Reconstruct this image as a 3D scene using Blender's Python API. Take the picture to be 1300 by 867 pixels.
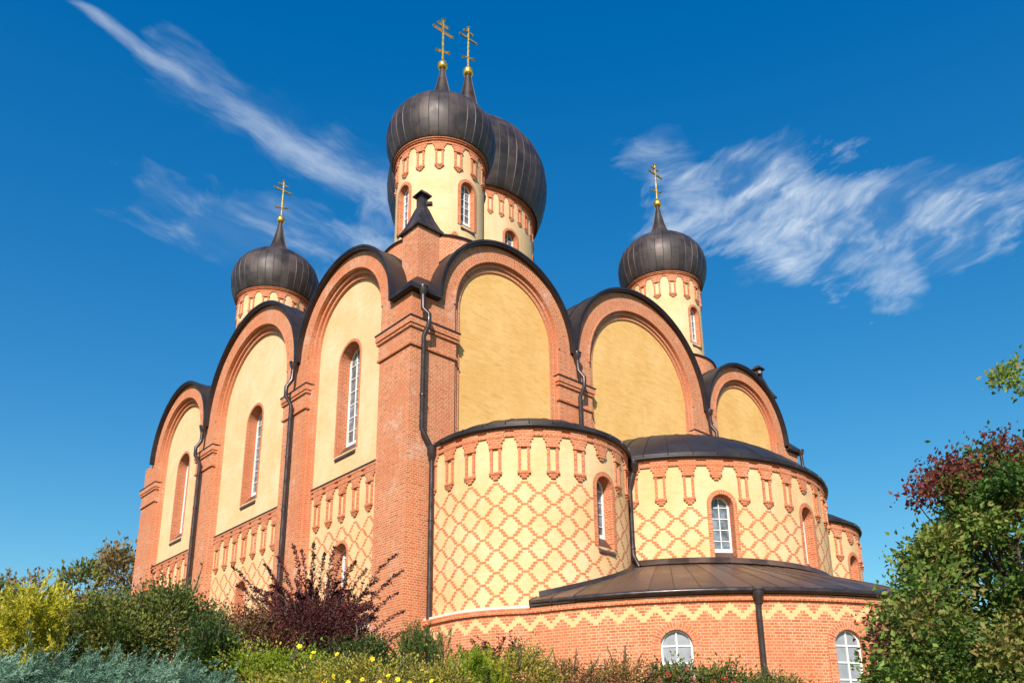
import bpy, math, random
import numpy as np
from math import sin, cos, pi, radians as rad, sqrt, atan2
random.seed(7); RNG = np.random.default_rng(11)
S = bpy.context.scene
for o in list(bpy.data.objects): bpy.data.objects.remove(o)
COL = S.collection
ZO = 14.88                      # model heights are measured from the pier capitals; the ground at the viewer is world 0

# ------------------------------------------------------------------ camera
F_PX, PPX, PPY = 1123.12, 650.0, 639.05
TILT, ROLL, HEAD = 0.3079, -0.0100, 0.8375
CAM = np.array([-13.2483, -19.0679, -13.231])
_fw = np.array([cos(TILT)*cos(HEAD), cos(TILT)*sin(HEAD), sin(TILT)])
_rt = np.array([sin(HEAD), -cos(HEAD), 0.0]); _up = np.cross(_rt, _fw)
_c, _s = cos(ROLL), sin(ROLL)
RT = _c*_rt + _s*_up; UP = -_s*_rt + _c*_up; FW = _fw
from mathutils import Matrix, Vector
cd = bpy.data.cameras.new('camera'); cam = bpy.data.objects.new('camera', cd); COL.objects.link(cam)
cd.sensor_fit = 'HORIZONTAL'; cd.sensor_width = 36; cd.lens = 36*F_PX/1300
cd.shift_y = (PPY-433.5)/1300; cd.clip_end = 5000; cd.clip_start = 0.1
cam.matrix_world = Matrix(((RT[0], UP[0], -FW[0], CAM[0]), (RT[1], UP[1], -FW[1], CAM[1]), (RT[2], UP[2], -FW[2], CAM[2]+ZO), (0, 0, 0, 1)))
S.camera = cam

# ------------------------------------------------------------------ light
SUN_EL, SUN_AZ = 33.0, 180+39.0        # azimuth of the direction towards the sun, counter-clockwise from +X
sd = bpy.data.lights.new('sun', 'SUN'); sun = bpy.data.objects.new('sun', sd); COL.objects.link(sun)
sd.energy = 4.6; sd.angle = rad(0.5); sd.color = (1.0, 0.93, 0.82)
tos = Vector((cos(rad(SUN_EL))*cos(rad(SUN_AZ)), cos(rad(SUN_EL))*sin(rad(SUN_AZ)), sin(rad(SUN_EL))))
sun.rotation_euler = tos.to_track_quat('Z', 'Y').to_euler(); sun.location = tos*100

W = bpy.data.worlds.new('World'); S.world = W; W.use_nodes = True
wt = W.node_tree; wt.nodes.clear()
class NT:
    """small helper for writing node trees as expressions"""
    def __init__(s, nt): s.nt = nt
    def n(s, typ, **k):
        x = s.nt.nodes.new(typ)
        for a, b in k.items(): setattr(x, a, b)
        return x
    def put(s, sock, v):
        if hasattr(v, 'is_output'): s.nt.links.new(v, sock)
        elif v is not None: sock.default_value = v
    def m(s, op, a, b=None, c=None, clamp=False):
        x = s.n('ShaderNodeMath', operation=op, use_clamp=clamp)
        for i, v in enumerate((a, b, c)):
            if v is not None: s.put(x.inputs[i], v)
        return x.outputs[0]
    def rng(s, v, a, b, c=0.0, d=1.0, smooth=True):
        x = s.n('ShaderNodeMapRange', interpolation_type='SMOOTHSTEP' if smooth else 'LINEAR')
        s.put(x.inputs['Value'], v)
        for nm, q in (('From Min', a), ('From Max', b), ('To Min', c), ('To Max', d)): s.put(x.inputs[nm], q)
        return x.outputs[0]
    def mix(s, f, a, b, blend='MIX'):
        x = s.n('ShaderNodeMix', data_type='RGBA', blend_type=blend)
        s.put(x.inputs[0], f)
        s.put(x.inputs[6], a if hasattr(a, 'is_output') else (*a, 1) if len(a) == 3 else a)
        s.put(x.inputs[7], b if hasattr(b, 'is_output') else (*b, 1) if len(b) == 3 else b)
        return x.outputs[2]
    def comb(s, x, y, z=0.0):
        n = s.n('ShaderNodeCombineXYZ')
        for i, v in enumerate((x, y, z)): s.put(n.inputs[i], v)
        return n.outputs[0]
    def noise(s, vec, scale, detail=3, rough=.5, dist=0.0, lac=2.0):
        n = s.n('ShaderNodeTexNoise'); s.put(n.inputs['Vector'], vec)
        n.inputs['Scale'].default_value = scale; n.inputs['Detail'].default_value = detail
        n.inputs['Roughness'].default_value = rough; n.inputs['Distortion'].default_value = dist
        return n.outputs[0]
w = NT(wt)
sky = w.n('ShaderNodeTexSky', sky_type='NISHITA', sun_disc=False)
sky.sun_elevation = rad(SUN_EL); sky.sun_rotation = rad(90-SUN_AZ); sky.air_density = 1.0; sky.dust_density = 0.3; sky.ozone_density = 3.0
sky.altitude = 60
hs = w.n('ShaderNodeHueSaturation'); w.put(hs.inputs['Color'], sky.outputs[0]); hs.inputs['Saturation'].default_value = 1.35; hs.inputs['Value'].default_value = 1.0; hs.inputs['Hue'].default_value = 0.497
# cirrus: thin high cloud, laid out on a plane high above the place (direction / height)
tc = w.n('ShaderNodeTexCoord'); sx = w.n('ShaderNodeSeparateXYZ'); w.put(sx.inputs[0], tc.outputs['Generated'])
dz = w.m('MAXIMUM', sx.outputs[2], 0.05)
qx = w.m('DIVIDE', sx.outputs[0], dz); qy = w.m('DIVIDE', sx.outputs[1], dz)
def frame(cx, cy, ang):
    """coordinates along / across a streak whose start is (cx, cy)"""
    a, b = cos(ang), sin(ang)
    ux = w.m('SUBTRACT', qx, cx); uy = w.m('SUBTRACT', qy, cy)
    s_ = w.m('ADD', w.m('MULTIPLY', ux, a), w.m('MULTIPLY', uy, b))
    t_ = w.m('SUBTRACT', w.m('MULTIPLY', uy, a), w.m('MULTIPLY', ux, b))
    return s_, t_
CLOUDS = []
def streak(p0, p1, w0, w1, amp, seed, stretch=5.0, scale=9.0, lo=.35, hi=.75, f0=.06, f1=.15):
    ang = atan2(p1[1]-p0[1], p1[0]-p0[0]); L = math.hypot(p1[0]-p0[0], p1[1]-p0[1])
    s_, t_ = frame(p0[0], p0[1], ang)
    big = w.noise(w.comb(s_, t_, seed+.7), 5.0, 3, .55)
    t2 = w.m('ADD', t_, w.m('MULTIPLY', w.m('SUBTRACT', big, .5), (w0+w1)*.6))
    wid = w.rng(s_, 0.0, L, w0, w1, smooth=False)
    q = w.m('DIVIDE', w.m('ABSOLUTE', t2), wid)
    across = w.rng(q, 1.0, 0.0)
    s2 = w.m('ADD', s_, w.m('MULTIPLY', w.m('SUBTRACT', big, .5), .12))
    along = w.m('MULTIPLY', w.rng(s2, -f0*.3, f0), w.rng(s2, L+f1*.2, L-f1))
    nn = w.noise(w.comb(s_, w.m('MULTIPLY', t2, stretch), seed), scale, 9, .63, .0)
    cov = w.m('MULTIPLY', across, along)
    th = w.m('SUBTRACT', lo+.36, w.m('MULTIPLY', cov, .46))
    n2 = w.m('DIVIDE', w.m('SUBTRACT', nn, th), hi, clamp=True)
    CLOUDS.append(w.m('MULTIPLY', w.m('MULTIPLY', w.m('POWER', n2, 1.35), w.rng(cov, 0.0, .55)), amp*1.25))
def bank(p0, p1, hw, fil, amp, seed, scale=7.0, stretch=1.8, th0=.70, gain=.46, soft=.55):
    """a broad bank of feathered cirrus lying along p0-p1; its fibres run at angle fil"""
    ang = atan2(p1[1]-p0[1], p1[0]-p0[0]); L = math.hypot(p1[0]-p0[0], p1[1]-p0[1])
    s_, t_ = frame(p0[0], p0[1], ang)
    b1 = w.noise(w.comb(s_, t_, seed), 4.2, 2, .5); b2 = w.noise(w.comb(s_, t_, seed+3.1), 9.0, 2, .5)
    tw = w.m('ADD', t_, w.m('ADD', w.m('MULTIPLY', w.m('SUBTRACT', b1, .5), hw*1.6), w.m('MULTIPLY', w.m('SUBTRACT', b2, .5), hw*.9)))
    sw = w.m('ADD', s_, w.m('MULTIPLY', w.m('SUBTRACT', b2, .5), .30))
    cov = w.m('MULTIPLY', w.rng(w.m('DIVIDE', w.m('ABSOLUTE', tw), hw), 1.15, .15), w.m('MULTIPLY', w.rng(sw, -.02, .16), w.rng(sw, L+.04, L-.14)))
    fx, fy = frame(0, 0, fil)
    wx = w.m('ADD', fx, w.m('MULTIPLY', w.m('SUBTRACT', b2, .5), .10)); wy = w.m('ADD', fy, w.m('MULTIPLY', w.m('SUBTRACT', b1, .5), .16))
    n1 = w.noise(w.comb(wx, w.m('MULTIPLY', wy, stretch), seed), scale, 10, .70)
    n2 = w.noise(w.comb(wx, w.m('MULTIPLY', wy, stretch*1.4), seed+7), scale*2.6, 8, .66)
    nn = w.m('ADD', w.m('MULTIPLY', n1, .62), w.m('MULTIPLY', n2, .38))
    d = w.m('DIVIDE', w.m('SUBTRACT', nn, w.m('SUBTRACT', th0, w.m('MULTIPLY', cov, gain))), soft, clamp=True)
    b3 = w.rng(w.noise(w.comb(w.m('MULTIPLY', wx, .7), w.m('MULTIPLY', wy, 1.5), seed+11), 6.0, 4, .6), .38, .64, .10, 1.0)
    CLOUDS.append(w.m('MULTIPLY', w.m('MULTIPLY', w.m('MULTIPLY', w.m('POWER', d, 1.2), b3), w.rng(cov, 0.0, .45)), amp))
streak((.165, 1.07), (.76, 1.165), .018, .085, .46, 1.3, stretch=3.0, scale=7, lo=.26, hi=.62)
bank((.20, 1.085), (.84, 1.15), .115, rad(8), .80, 5.1, 8.0, 2.4, .68, .44, .8)
bank((.64, 1.08), (.86, 1.32), .055, rad(55), 1.4, 2.2, 11.0, 1.5, .68, .42, .7)
bank((.34, 1.44), (.96, 1.33), .17, rad(20), 1.0, 3.4, 6.0, 1.8, .62, .44, .8)
bank((1.04, .88), (1.78, .40), .29, rad(-112), 1.7, 4.6, soft=.72)
bank((.88, .69), (1.32, .84), .11, rad(-60), .85, 8.3, soft=.7)
bank((1.40, .62), (1.90, .74), .10, rad(-125), 1.0, 2.9, soft=.65)
tot = CLOUDS[0]
for c_ in CLOUDS[1:]:
    tot = w.m('SUBTRACT', w.m('ADD', tot, c_), w.m('MULTIPLY', tot, c_))
tot = w.m('MULTIPLY', tot, w.rng(sx.outputs[2], .05, .2))
sp_ = w.n('ShaderNodeSeparateColor'); w.put(sp_.inputs[0], hs.outputs[0])
sb = w.m('MULTIPLY', w.m('POWER', w.m('MAXIMUM', sp_.outputs[2], 0.0), .67), 1.474)
sr = w.m('MAXIMUM', w.m('MULTIPLY', w.m('SUBTRACT', sp_.outputs[0], .085), 1.13), 0.0)
cc_ = w.n('ShaderNodeCombineColor'); w.put(cc_.inputs[0], sr); w.put(cc_.inputs[1], sp_.outputs[1]); w.put(cc_.inputs[2], sb)
skyc = w.mix(tot, cc_.outputs[0], (4.6, 5.2, 5.8))
bg = w.n('ShaderNodeBackground'); w.put(bg.inputs[0], skyc); bg.inputs[1].default_value = 0.12
wo = w.n('ShaderNodeOutputWorld'); wt.links.new(bg.outputs[0], wo.inputs[0])

S.render.engine = 'CYCLES'
S.view_settings.view_transform = 'Standard'; S.view_settings.look = 'None'
S.view_settings.exposure = 0.48; S.view_settings.gamma = 1.0; S.view_settings.use_curve_mapping = False

# ------------------------------------------------------------------ materials
def mat(name):
    m = bpy.data.materials.new(name); m.use_nodes = True; t = m.node_tree; t.nodes.clear()
    x = NT(t); p = x.n('ShaderNodeBsdfPrincipled'); o = x.n('ShaderNodeOutputMaterial'); t.links.new(p.outputs[0], o.inputs[0])
    return m, x, p
def bump(x, p, h, strength=.3, dist=.01):
    b = x.n('ShaderNodeBump'); b.inputs['Strength'].default_value = strength; b.inputs['Distance'].default_value = dist
    x.put(b.inputs['Height'], h); x.put(p.inputs['Normal'], b.outputs[0])
COURSE = 0.0715; LCOURSE = .0755
LATZ = -5.56                     # top of the brick lattice
def brick_node(x, uv, c1, c2, mo, mortar=.012, bw=.24):
    b = x.n('ShaderNodeTexBrick'); x.put(b.inputs['Vector'], uv); b.offset = .5; b.offset_frequency = 2
    b.inputs['Color1'].default_value = (*c1, 1); b.inputs['Color2'].default_value = (*c2, 1); b.inputs['Mortar'].default_value = (*mo, 1)
    b.inputs['Scale'].default_value = 1; b.inputs['Mortar Size'].default_value = mortar; b.inputs['Mortar Smooth'].default_value = .2
    b.squash = .5; b.squash_frequency = 2; b.inputs['Bias'].default_value = 0; b.inputs['Brick Width'].default_value = bw; b.inputs['Row Height'].default_value = COURSE
    return b
def brick_mat(name, c1, c2, mo, stain=.50, zig=False):
    m, x, p = mat(name)
    uv = x.n('ShaderNodeUVMap').outputs[0]
    geo = x.n('ShaderNodeNewGeometry').outputs['Position']
    b = brick_node(x, uv, c1, c2, mo)
    # single burnt or pale bricks: a random value per brick
    sp = x.n('ShaderNodeSeparateXYZ'); x.put(sp.inputs[0], uv)
    row = x.m('FLOOR', x.m('DIVIDE', sp.outputs[1], COURSE))
    colu = x.m('FLOOR', x.m('DIVIDE', x.m('ADD', sp.outputs[0], x.m('MULTIPLY', x.m('FLOORED_MODULO', row, 2.0), .06)), .12))
    wn = x.n('ShaderNodeTexWhiteNoise', noise_dimensions='2D'); x.put(wn.inputs['Vector'], x.comb(colu, row))
    isb = x.m('SUBTRACT', 1.0, b.outputs['Fac'])
    dark = x.m('MULTIPLY', x.m('GREATER_THAN', wn.outputs[0], .80), isb)
    pale = x.m('MULTIPLY', x.m('LESS_THAN', wn.outputs[0], .14), isb)
    c = x.mix(x.m('MULTIPLY', dark, .4), b.outputs[0], (c1[0]*.45, c1[1]*.4, c1[2]*.45))
    c = x.mix(x.m('MULTIPLY', pale, .4), c, (.62, .33, .18))
    ol = x.m('MULTIPLY', x.m('MULTIPLY', x.m('GREATER_THAN', wn.outputs[0], .30), x.m('LESS_THAN', wn.outputs[0], .44)), isb)
    c = x.mix(x.m('MULTIPLY', ol, .45), c, (.40, .17, .05))
    pk = x.m('MULTIPLY', x.m('MULTIPLY', x.m('GREATER_THAN', wn.outputs[0], .55), x.m('LESS_THAN', wn.outputs[0], .66)), isb)
    c = x.mix(x.m('MULTIPLY', pk, .5), c, (.66, .14, .075))
    big = x.noise(geo, .55, 4, .6); fine = x.noise(geo, 6.0, 4, .6)
    c = x.mix(x.rng(big, .3, .75), c, x.mix(.5, c, (c1[0]*1.12, c1[1]*1.25, c1[2]*1.3)), 'MIX')
    # lime bloom washed out of the joints
    bloom = x.m('MULTIPLY', x.m('MULTIPLY', x.rng(x.noise(geo, .8, 3, .5), .52, .72), x.rng(fine, .42, .65)), stain)
    c = x.mix(bloom, c, (.66, .50, .42))
    if zig:
        tri = x.m('ABSOLUTE', x.m('SUBTRACT', x.m('MULTIPLY', x.m('FRACT', x.m('DIVIDE', sp.outputs[0], .58)), 2.0), 1.0))
        r = x.m('SUBTRACT', x.m('DIVIDE', ZIGZ, COURSE), x.m('ADD', row, 1.0))           # courses below the top
        d = x.m('SUBTRACT', r, x.m('MULTIPLY', tri, 3.7))
        yel = x.m('MULTIPLY', x.m('GREATER_THAN', d, -.35), x.m('LESS_THAN', d, 2.1))
        yel = x.m('MULTIPLY', yel, x.m('GREATER_THAN', r, -.5))
        c = x.mix(x.m('MULTIPLY', yel, .93), c, (.74, .48, .23))
    x.put(p.inputs['Base Color'], c); p.inputs['Roughness'].default_value = .85; p.inputs['Specular IOR Level'].default_value = .25
    bump(x, p, x.m('ADD', x.m('MULTIPLY', b.outputs['Fac'], -1.0), x.m('MULTIPLY', fine, .5)), .55, .012)
    return m
ZIGZ = -9.16
BR1, BR2, MOR = (.49, .122, .048), (.61, .185, .078), (.66, .39, .24)
M_BRICK = brick_mat('red_brick', BR1, BR2, MOR)
M_BASE = brick_mat('red_brick_zigzag', BR1, BR2, MOR, .15, True)
M_TRIM = brick_mat('moulded_brick', (.50, .122, .048), (.59, .168, .070), (.62, .33, .20), .2)
def yellow_mat(name, col, lattice=False, brush=.12):
    m, x, p = mat(name)
    uv = x.n('ShaderNodeUVMap').outputs[0]; geo = x.n('ShaderNodeNewGeometry').outputs['Position']
    b = brick_node(x, uv, (1, 1, 1), (.86, .86, .86), (.55, .55, .55), .010)
    big = x.noise(geo, .7, 5, .6, .4); mid = x.noise(geo, 3.2, 5, .65); 
    mp = x.n('ShaderNodeMapping'); x.put(mp.inputs[0], geo); mp.inputs['Scale'].default_value = (3.0, 3.0, .28)
    run = x.noise(mp.outputs[0], 1.0, 4, .6)
    c = x.mix(x.rng(big, .3, .75), (col[0]*.93, col[1]*.88, col[2]*.78), (col[0]*1.04, col[1]*1.07, col[2]*1.15))
    c = x.mix(x.m('MULTIPLY', x.rng(mid, .5, .75), .35), c, (col[0]*1.05, col[1]*1.15, col[2]*1.5))
    c = x.mix(x.m('MULTIPLY', x.rng(x.noise(geo, 1.7, 6, .7, .8), .5, .78), .30), c, (col[0]*.90, col[1]*.80, col[2]*.62))
    c = x.mix(x.m('MULTIPLY', x.rng(run, .50, .78), .34), c, (col[0]*.82, col[1]*.72, col[2]*.6))
    mp2 = x.n('ShaderNodeMapping'); x.put(mp2.inputs[0], geo); mp2.inputs['Rotation'].default_value = (0, rad(32), 0); mp2.inputs['Scale'].default_value = (1.6, 1.6, 7.0)
    tro = x.noise(mp2.outputs[0], 1.5, 5, .62, .3)                    # strokes of the lime brush
    c = x.mix(x.m('MULTIPLY', x.rng(tro, .50, .68), brush*2.2), c, (col[0]*.80, col[1]*.70, col[2]*.55))
    c = x.mix(x.m('MULTIPLY', x.rng(tro, .46, .32), brush*1.6), c, (col[0]*1.1, col[1]*1.18, col[2]*1.5))
    spot = x.noise(geo, 9.0, 3, .6)
    c = x.mix(x.m('MULTIPLY', x.rng(spot, .62, .75), brush*1.8), c, (col[0]*.72, col[1]*.60, col[2]*.45))
    c = x.mix(.10, c, b.outputs[0], 'MULTIPLY')
    if lattice:
        Wd = .77
        sp = x.n('ShaderNodeSeparateXYZ'); x.put(sp.inputs[0], uv)
        u = x.m('DIVIDE', sp.outputs[0], Wd)
        row = x.m('FLOOR', x.m('DIVIDE', x.m('SUBTRACT', LATZ, sp.outputs[1]), LCOURSE))
        r4 = x.m('FLOORED_MODULO', row, 4.0); par = x.m('MULTIPLY', x.m('FLOORED_MODULO', x.m('FLOOR', x.m('DIVIDE', row, 4.0)), 2.0), .5)
        d0 = x.m('ABSOLUTE', x.m('SUBTRACT', x.m('FRACT', x.m('ADD', x.m('ADD', u, par), .5)), .5))
        wob = x.m('MULTIPLY', x.m('SUBTRACT', x.noise(uv, 9.0, 2), .5), .035)
        d0 = x.m('ADD', d0, wob)
        isbar = x.m('LESS_THAN', r4, .5)
        bar_ = x.m('LESS_THAN', d0, .135)
        stp = x.m('LESS_THAN', x.m('ABSOLUTE', x.m('SUBTRACT', d0, x.m('ADD', x.m('MULTIPLY', r4, .077), .096))), .080)
        on = x.m('MULTIPLY', x.m('ADD', x.m('MULTIPLY', isbar, bar_), x.m('MULTIPLY', x.m('SUBTRACT', 1.0, isbar), stp)), x.m('GREATER_THAN', row, -.5))
        joint = x.m('GREATER_THAN', x.m('FRACT', x.m('DIVIDE', x.m('SUBTRACT', LATZ, sp.outputs[1]), LCOURSE)), .10)
        wn = x.noise(uv, 5.0, 3, .6)
        bc = x.mix(x.rng(wn, .3, .7), (.46, .118, .045), (.58, .19, .085))
        c = x.mix(x.m('MULTIPLY', x.m('MULTIPLY', on, joint), .9), c, bc)
    x.put(p.inputs['Base Color'], c); p.inputs['Roughness'].default_value = .9; p.inputs['Specular IOR Level'].default_value = .2
    bump(x, p, x.m('ADD', x.m('MULTIPLY', b.outputs['Fac'], -.6), x.m('MULTIPLY', mid, 1.2)), .35, .01)
    return m
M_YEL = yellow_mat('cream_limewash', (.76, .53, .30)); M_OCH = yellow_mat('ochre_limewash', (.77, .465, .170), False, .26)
M_LAT = yellow_mat('yellow_brick_lattice', (.77, .51, .275), True)
M_DRUM = yellow_mat('yellow_drum_limewash', (.76, .535, .31))
def simple(name, col, rough=.6, metal=0.0, spec=.5, var=.25, nscale=3.0, bstr=.0, panel=None):
    m, x, p = mat(name)
    geo = x.n('ShaderNodeNewGeometry').outputs['Position']
    n = x.noise(geo, nscale, 5, .6)
    c = x.mix(x.rng(n, .3, .72), tuple(v*(1-var) for v in col), tuple(v*(1+var) for v in col))
    if panel:                                         # every sheet between two seams has weathered differently
        pu = x.n('ShaderNodeSeparateXYZ'); x.put(pu.inputs[0], x.n('ShaderNodeUVMap').outputs[0])
        k_ = x.m('FLOOR', x.m('DIVIDE', x.m('SUBTRACT', pu.outputs[0], panel[1]), panel[0])); j_ = x.m('FLOOR', x.m('ADD', x.m('DIVIDE', pu.outputs[1], panel[2]), x.m('MULTIPLY', k_, .37)))
        wn = x.n('ShaderNodeTexWhiteNoise', noise_dimensions='2D'); x.put(wn.inputs['Vector'], x.comb(k_, j_))
        c = x.mix(wn.outputs[0], x.mix(1.0, c, (.72, .74, .78), 'MULTIPLY'), x.mix(1.0, c, (1.45, 1.35, 1.3), 'MULTIPLY'))
    x.put(p.inputs['Base Color'], c); p.inputs['Metallic'].default_value = metal
    x.put(p.inputs['Roughness'], x.rng(n, .3, .7, rough-.08, rough+.1)); p.inputs['Specular IOR Level'].default_value = spec
    if bstr: bump(x, p, n, bstr, .02)
    return m
M_COP = simple('dark_copper', (.054, .041, .040), .50, .30, .5, .35, 1.6, .25, (.3709, 0, 1.1))
M_COP2 = simple('dark_copper_of_the_great_dome', (.052, .038, .037), .50, .30, .5, .35, 1.3, .25, (.4724, 0, 1.9))
M_ROOF = simple('dark_roof_sheet', (.036, .028, .029), .45, .3, .5, .3, 1.2, .2)
M_AMB = simple('brown_copper_sheet', (.098, .066, .055), .40, .4, .5, .30, 1.5, .2, (.6075, rad(196.6)*9.5, 30.0))
M_PIPE = simple('dark_pipe_metal', (.055, .040, .042), .32, .4, .5, .2, 4.0)
M_SILL = simple('brown_sheet_sill', (.11, .062, .05), .5, .2, .4, .2, 5.0)
M_GOLD = simple('gilding', (.90, .56, .12), .30, .85, .5, .1, 6.0)
M_CROSS = simple('dull_gilding', (.62, .42, .14), .42, .75, .5, .3, 8.0)  # darker, rougher gold for every cross except the nearest tower's
M_WHITE = simple('white_paint', (.80, .79, .77), .5, 0, .4, .05)
M_LEDGE = simple('pale_ledge', (.66, .62, .56), .8, 0, .2, .12, 4)
M_GLASS = simple('window_glass', (.15, .18, .21), .10, 0, .6, .6, 3.5)
M_PALE = simple('pale_window_glass', (.27, .28, .31), .15, 0, .5, .15, 2.5)
M_IRON = simple('dark_iron', (.03, .028, .03), .5, .3)

# ------------------------------------------------------------------ mesh helper
BASE = (10.77, 10.77, -11.5)
class MB:
    def __init__(s): s.v = []; s.f = []; s.uv = []; s.mi = []
    def add(s, p): s.v.append((p[0], p[1], p[2])); return len(s.v)-1
    def poly(s, pts, uvs=None, mi=0):
        if uvs is None:
            a, b, c = (np.array(pts[i], float) for i in (0, 1, 2))
            n = np.cross(b-a, c-a); l = np.linalg.norm(n)
            n = n/l if l > 1e-12 else np.array((0, 0, 1.))
            if abs(n[2]) < .75:
                t = np.array((-n[1], n[0], 0)); t /= np.linalg.norm(t)
                if t[0]+t[1] < 0: t = -t
                uvs = [(float(np.dot(t, q)), q[2]) for q in pts]
            else: uvs = [(q[0], q[1]) for q in pts]
        s.f.append([s.add(q) for q in pts]); s.uv.append(uvs); s.mi.append(mi)
    def box(s, a, b):
        x0, y0, z0 = a; x1, y1, z1 = b
        c = [(x0, y0, z0), (x1, y0, z0), (x1, y1, z0), (x0, y1, z0), (x0, y0, z1), (x1, y0, z1), (x1, y1, z1), (x0, y1, z1)]
        for q in ((0, 3, 2, 1), (4, 5, 6, 7), (0, 1, 5, 4), (1, 2, 6, 5), (2, 3, 7, 6), (3, 0, 4, 7)): s.poly([c[i] for i in q])
    def strip(s, F, u0, u1, z0, z1, d=0.0, n=1):
        """a patch of a mapped wall"""
        for i in range(n):
            a = u0+(u1-u0)*i/n; b = u0+(u1-u0)*(i+1)/n
            s.poly([F(a, z0, d), F(b, z0, d), F(b, z1, d), F(a, z1, d)], [(a, z0), (b, z0), (b, z1), (a, z1)])
    def block(s, F, u0, u1, z0, z1, d0, d1, n=1):
        """a block standing out of a mapped wall from d0 to d1"""
        s.strip(F, u0, u1, z0, z1, d1, n)
        for u in (u0, u1): s.poly([F(u, z0, d0), F(u, z0, d1), F(u, z1, d1), F(u, z1, d0)], [(u, z0), (u+d1-d0, z0), (u+d1-d0, z1), (u, z1)])
        for z in (z0, z1):
            for i in range(n):
                a = u0+(u1-u0)*i/n; b = u0+(u1-u0)*(i+1)/n
                s.poly([F(a, z, d0), F(b, z, d0), F(b, z, d1), F(a, z, d1)], [(a, z), (b, z), (b, z+.03), (a, z+.03)])
    def band(s, F, path0, path1, d0, d1, uvr=None):
        """quads between two outlines (lists of (u, z)) at depths d0 and d1"""
        L = 0
        for i in range(len(path0)-1):
            a, b, c, d = path0[i], path0[i+1], path1[i+1], path1[i]
            l = math.hypot((a[0]+d[0]-b[0]-c[0])/2, (a[1]+d[1]-b[1]-c[1])/2); wv = uvr if uvr is not None else max(math.hypot(a[0]-d[0], a[1]-d[1]), abs(d1-d0))
            s.poly([F(*a, d0), F(*b, d0), F(*c, d1), F(*d, d1)], [(0.01, L), (0.01, L+l), (.01+wv, L+l), (.01+wv, L)]); L += l
    def lathe(s, c, prof, n=48, a0=0, a1=2*pi, seams=0, rise=.02):
        """prof: (r, z) list. seams: number of standing seams running up the surface"""
        if seams:
            ang = []
            for k in range(seams):
                q = a0+(a1-a0)*k/seams; st = (a1-a0)/seams; e = min(.16*st, .014/max(p_[0] for p_ in prof))
                ang += [(q-e, 0), (q, 1), (q+e, 0), (q+st*.34, 0), (q+st*.66, 0)]
            ang.append((a1-(ang[1][0]-ang[0][0]) if a1-a0 < 6.28 else ang[0][0]+2*pi, 0))
        else: ang = [(a0+(a1-a0)*i/n, 0) for i in range(n+1)]
        P = [[(c[0]+(r+h*rise*min(1, r*3))*cos(a), c[1]+(r+h*rise*min(1, r*3))*sin(a), z) for a, h in ang] for r, z in prof]
        ids = [[s.add(q) for q in row] for row in P]
        rm = max(r for r, z in prof)
        for j in range(len(prof)-1):
            for i in range(len(ang)-1):
                s.f.append([ids[j][i], ids[j][i+1], ids[j+1][i+1], ids[j+1][i]]); s.mi.append(0)
                s.uv.append([(ang[i][0]*rm, prof[j][1]), (ang[i+1][0]*rm, prof[j][1]), (ang[i+1][0]*rm, prof[j+1][1]), (ang[i][0]*rm, prof[j+1][1])])
    def tube(s, pts, r, n=8, cap=True):
        pts = [np.array(q, float) for q in pts]; rs = r if isinstance(r, (list, tuple)) else [r]*len(pts)
        rows = []; pa = None
        for i, q in enumerate(pts):
            t = (pts[min(i+1, len(pts)-1)]-pts[max(i-1, 0)]); t /= np.linalg.norm(t)+1e-9
            if pa is None:
                h = np.array((0, 0, 1.)) if abs(t[2]) < .9 else np.array((1., 0, 0)); pa = np.cross(t, h)
            pa = pa-t*np.dot(pa, t); pa /= np.linalg.norm(pa)+1e-9; pb = np.cross(t, pa)
            rows.append([s.add(q+rs[i]*(cos(2*pi*k/n)*pa+sin(2*pi*k/n)*pb)) for k in range(n)])
        for i in range(len(rows)-1):
            for k in range(n):
                s.f.append([rows[i][k], rows[i][(k+1) % n], rows[i+1][(k+1) % n], rows[i+1][k]]); s.uv.append([(0, 0), (.1, 0), (.1, .1), (0, .1)]); s.mi.append(0)
        if cap:
            for row in (rows[0][::-1], rows[-1]): s.f.append(list(row)); s.uv.append([(0, 0)]*n); s.mi.append(0)
    def build(s, name, m, parent=None, smooth=False, base=None):
        """link as ONE mesh object; coordinates are stored relative to the thing's base"""
        me = bpy.data.meshes.new(name)
        bs = np.array(base if base is not None else BASE, float)
        me.from_pydata([tuple(np.array(q)-bs) for q in s.v], [], s.f)
        ul = me.uv_layers.new(name='UVMap')
        flat = [c for f in s.uv for q in f for c in q]; ul.data.foreach_set('uv', flat)
        for mm in (m if isinstance(m, (list, tuple)) else [m]): me.materials.append(mm)
        me.polygons.foreach_set('material_index', s.mi)
        if smooth: me.polygons.foreach_set('use_smooth', [True]*len(s.f))
        me.update()
        o = bpy.data.objects.new(name, me); COL.objects.link(o)
        if parent is not None: o.parent = parent
        else: o.location = (bs[0], bs[1], bs[2]+ZO)
        return o
def smooth_by_angle(o, ang=35):
    me = o.data; me.polygons.foreach_set('use_smooth', [True]*len(me.polygons))
    me.set_sharp_from_angle(angle=rad(ang)); return o
def thing(name, label, cat, base, group=None):
    o = bpy.data.objects.new(name, None); COL.objects.link(o); o.location = (base[0], base[1], base[2]+ZO)
    o.empty_display_size = .3; tag(o, label, cat, group); return o
def tag(o, label, cat, group=None):
    o['label'] = label; o['category'] = cat
    if group: o['group'] = group
    return o
def unproject(u, v):
    d = RT*(u-PPX)/F_PX+UP*(PPY-v)/F_PX+FW; return d
def at(u, v, dist):
    """point seen at photo pixel (u, v), dist metres away along the ground"""
    d = unproject(u, v); return CAM+d*(dist/math.hypot(d[0], d[1]))

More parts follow.
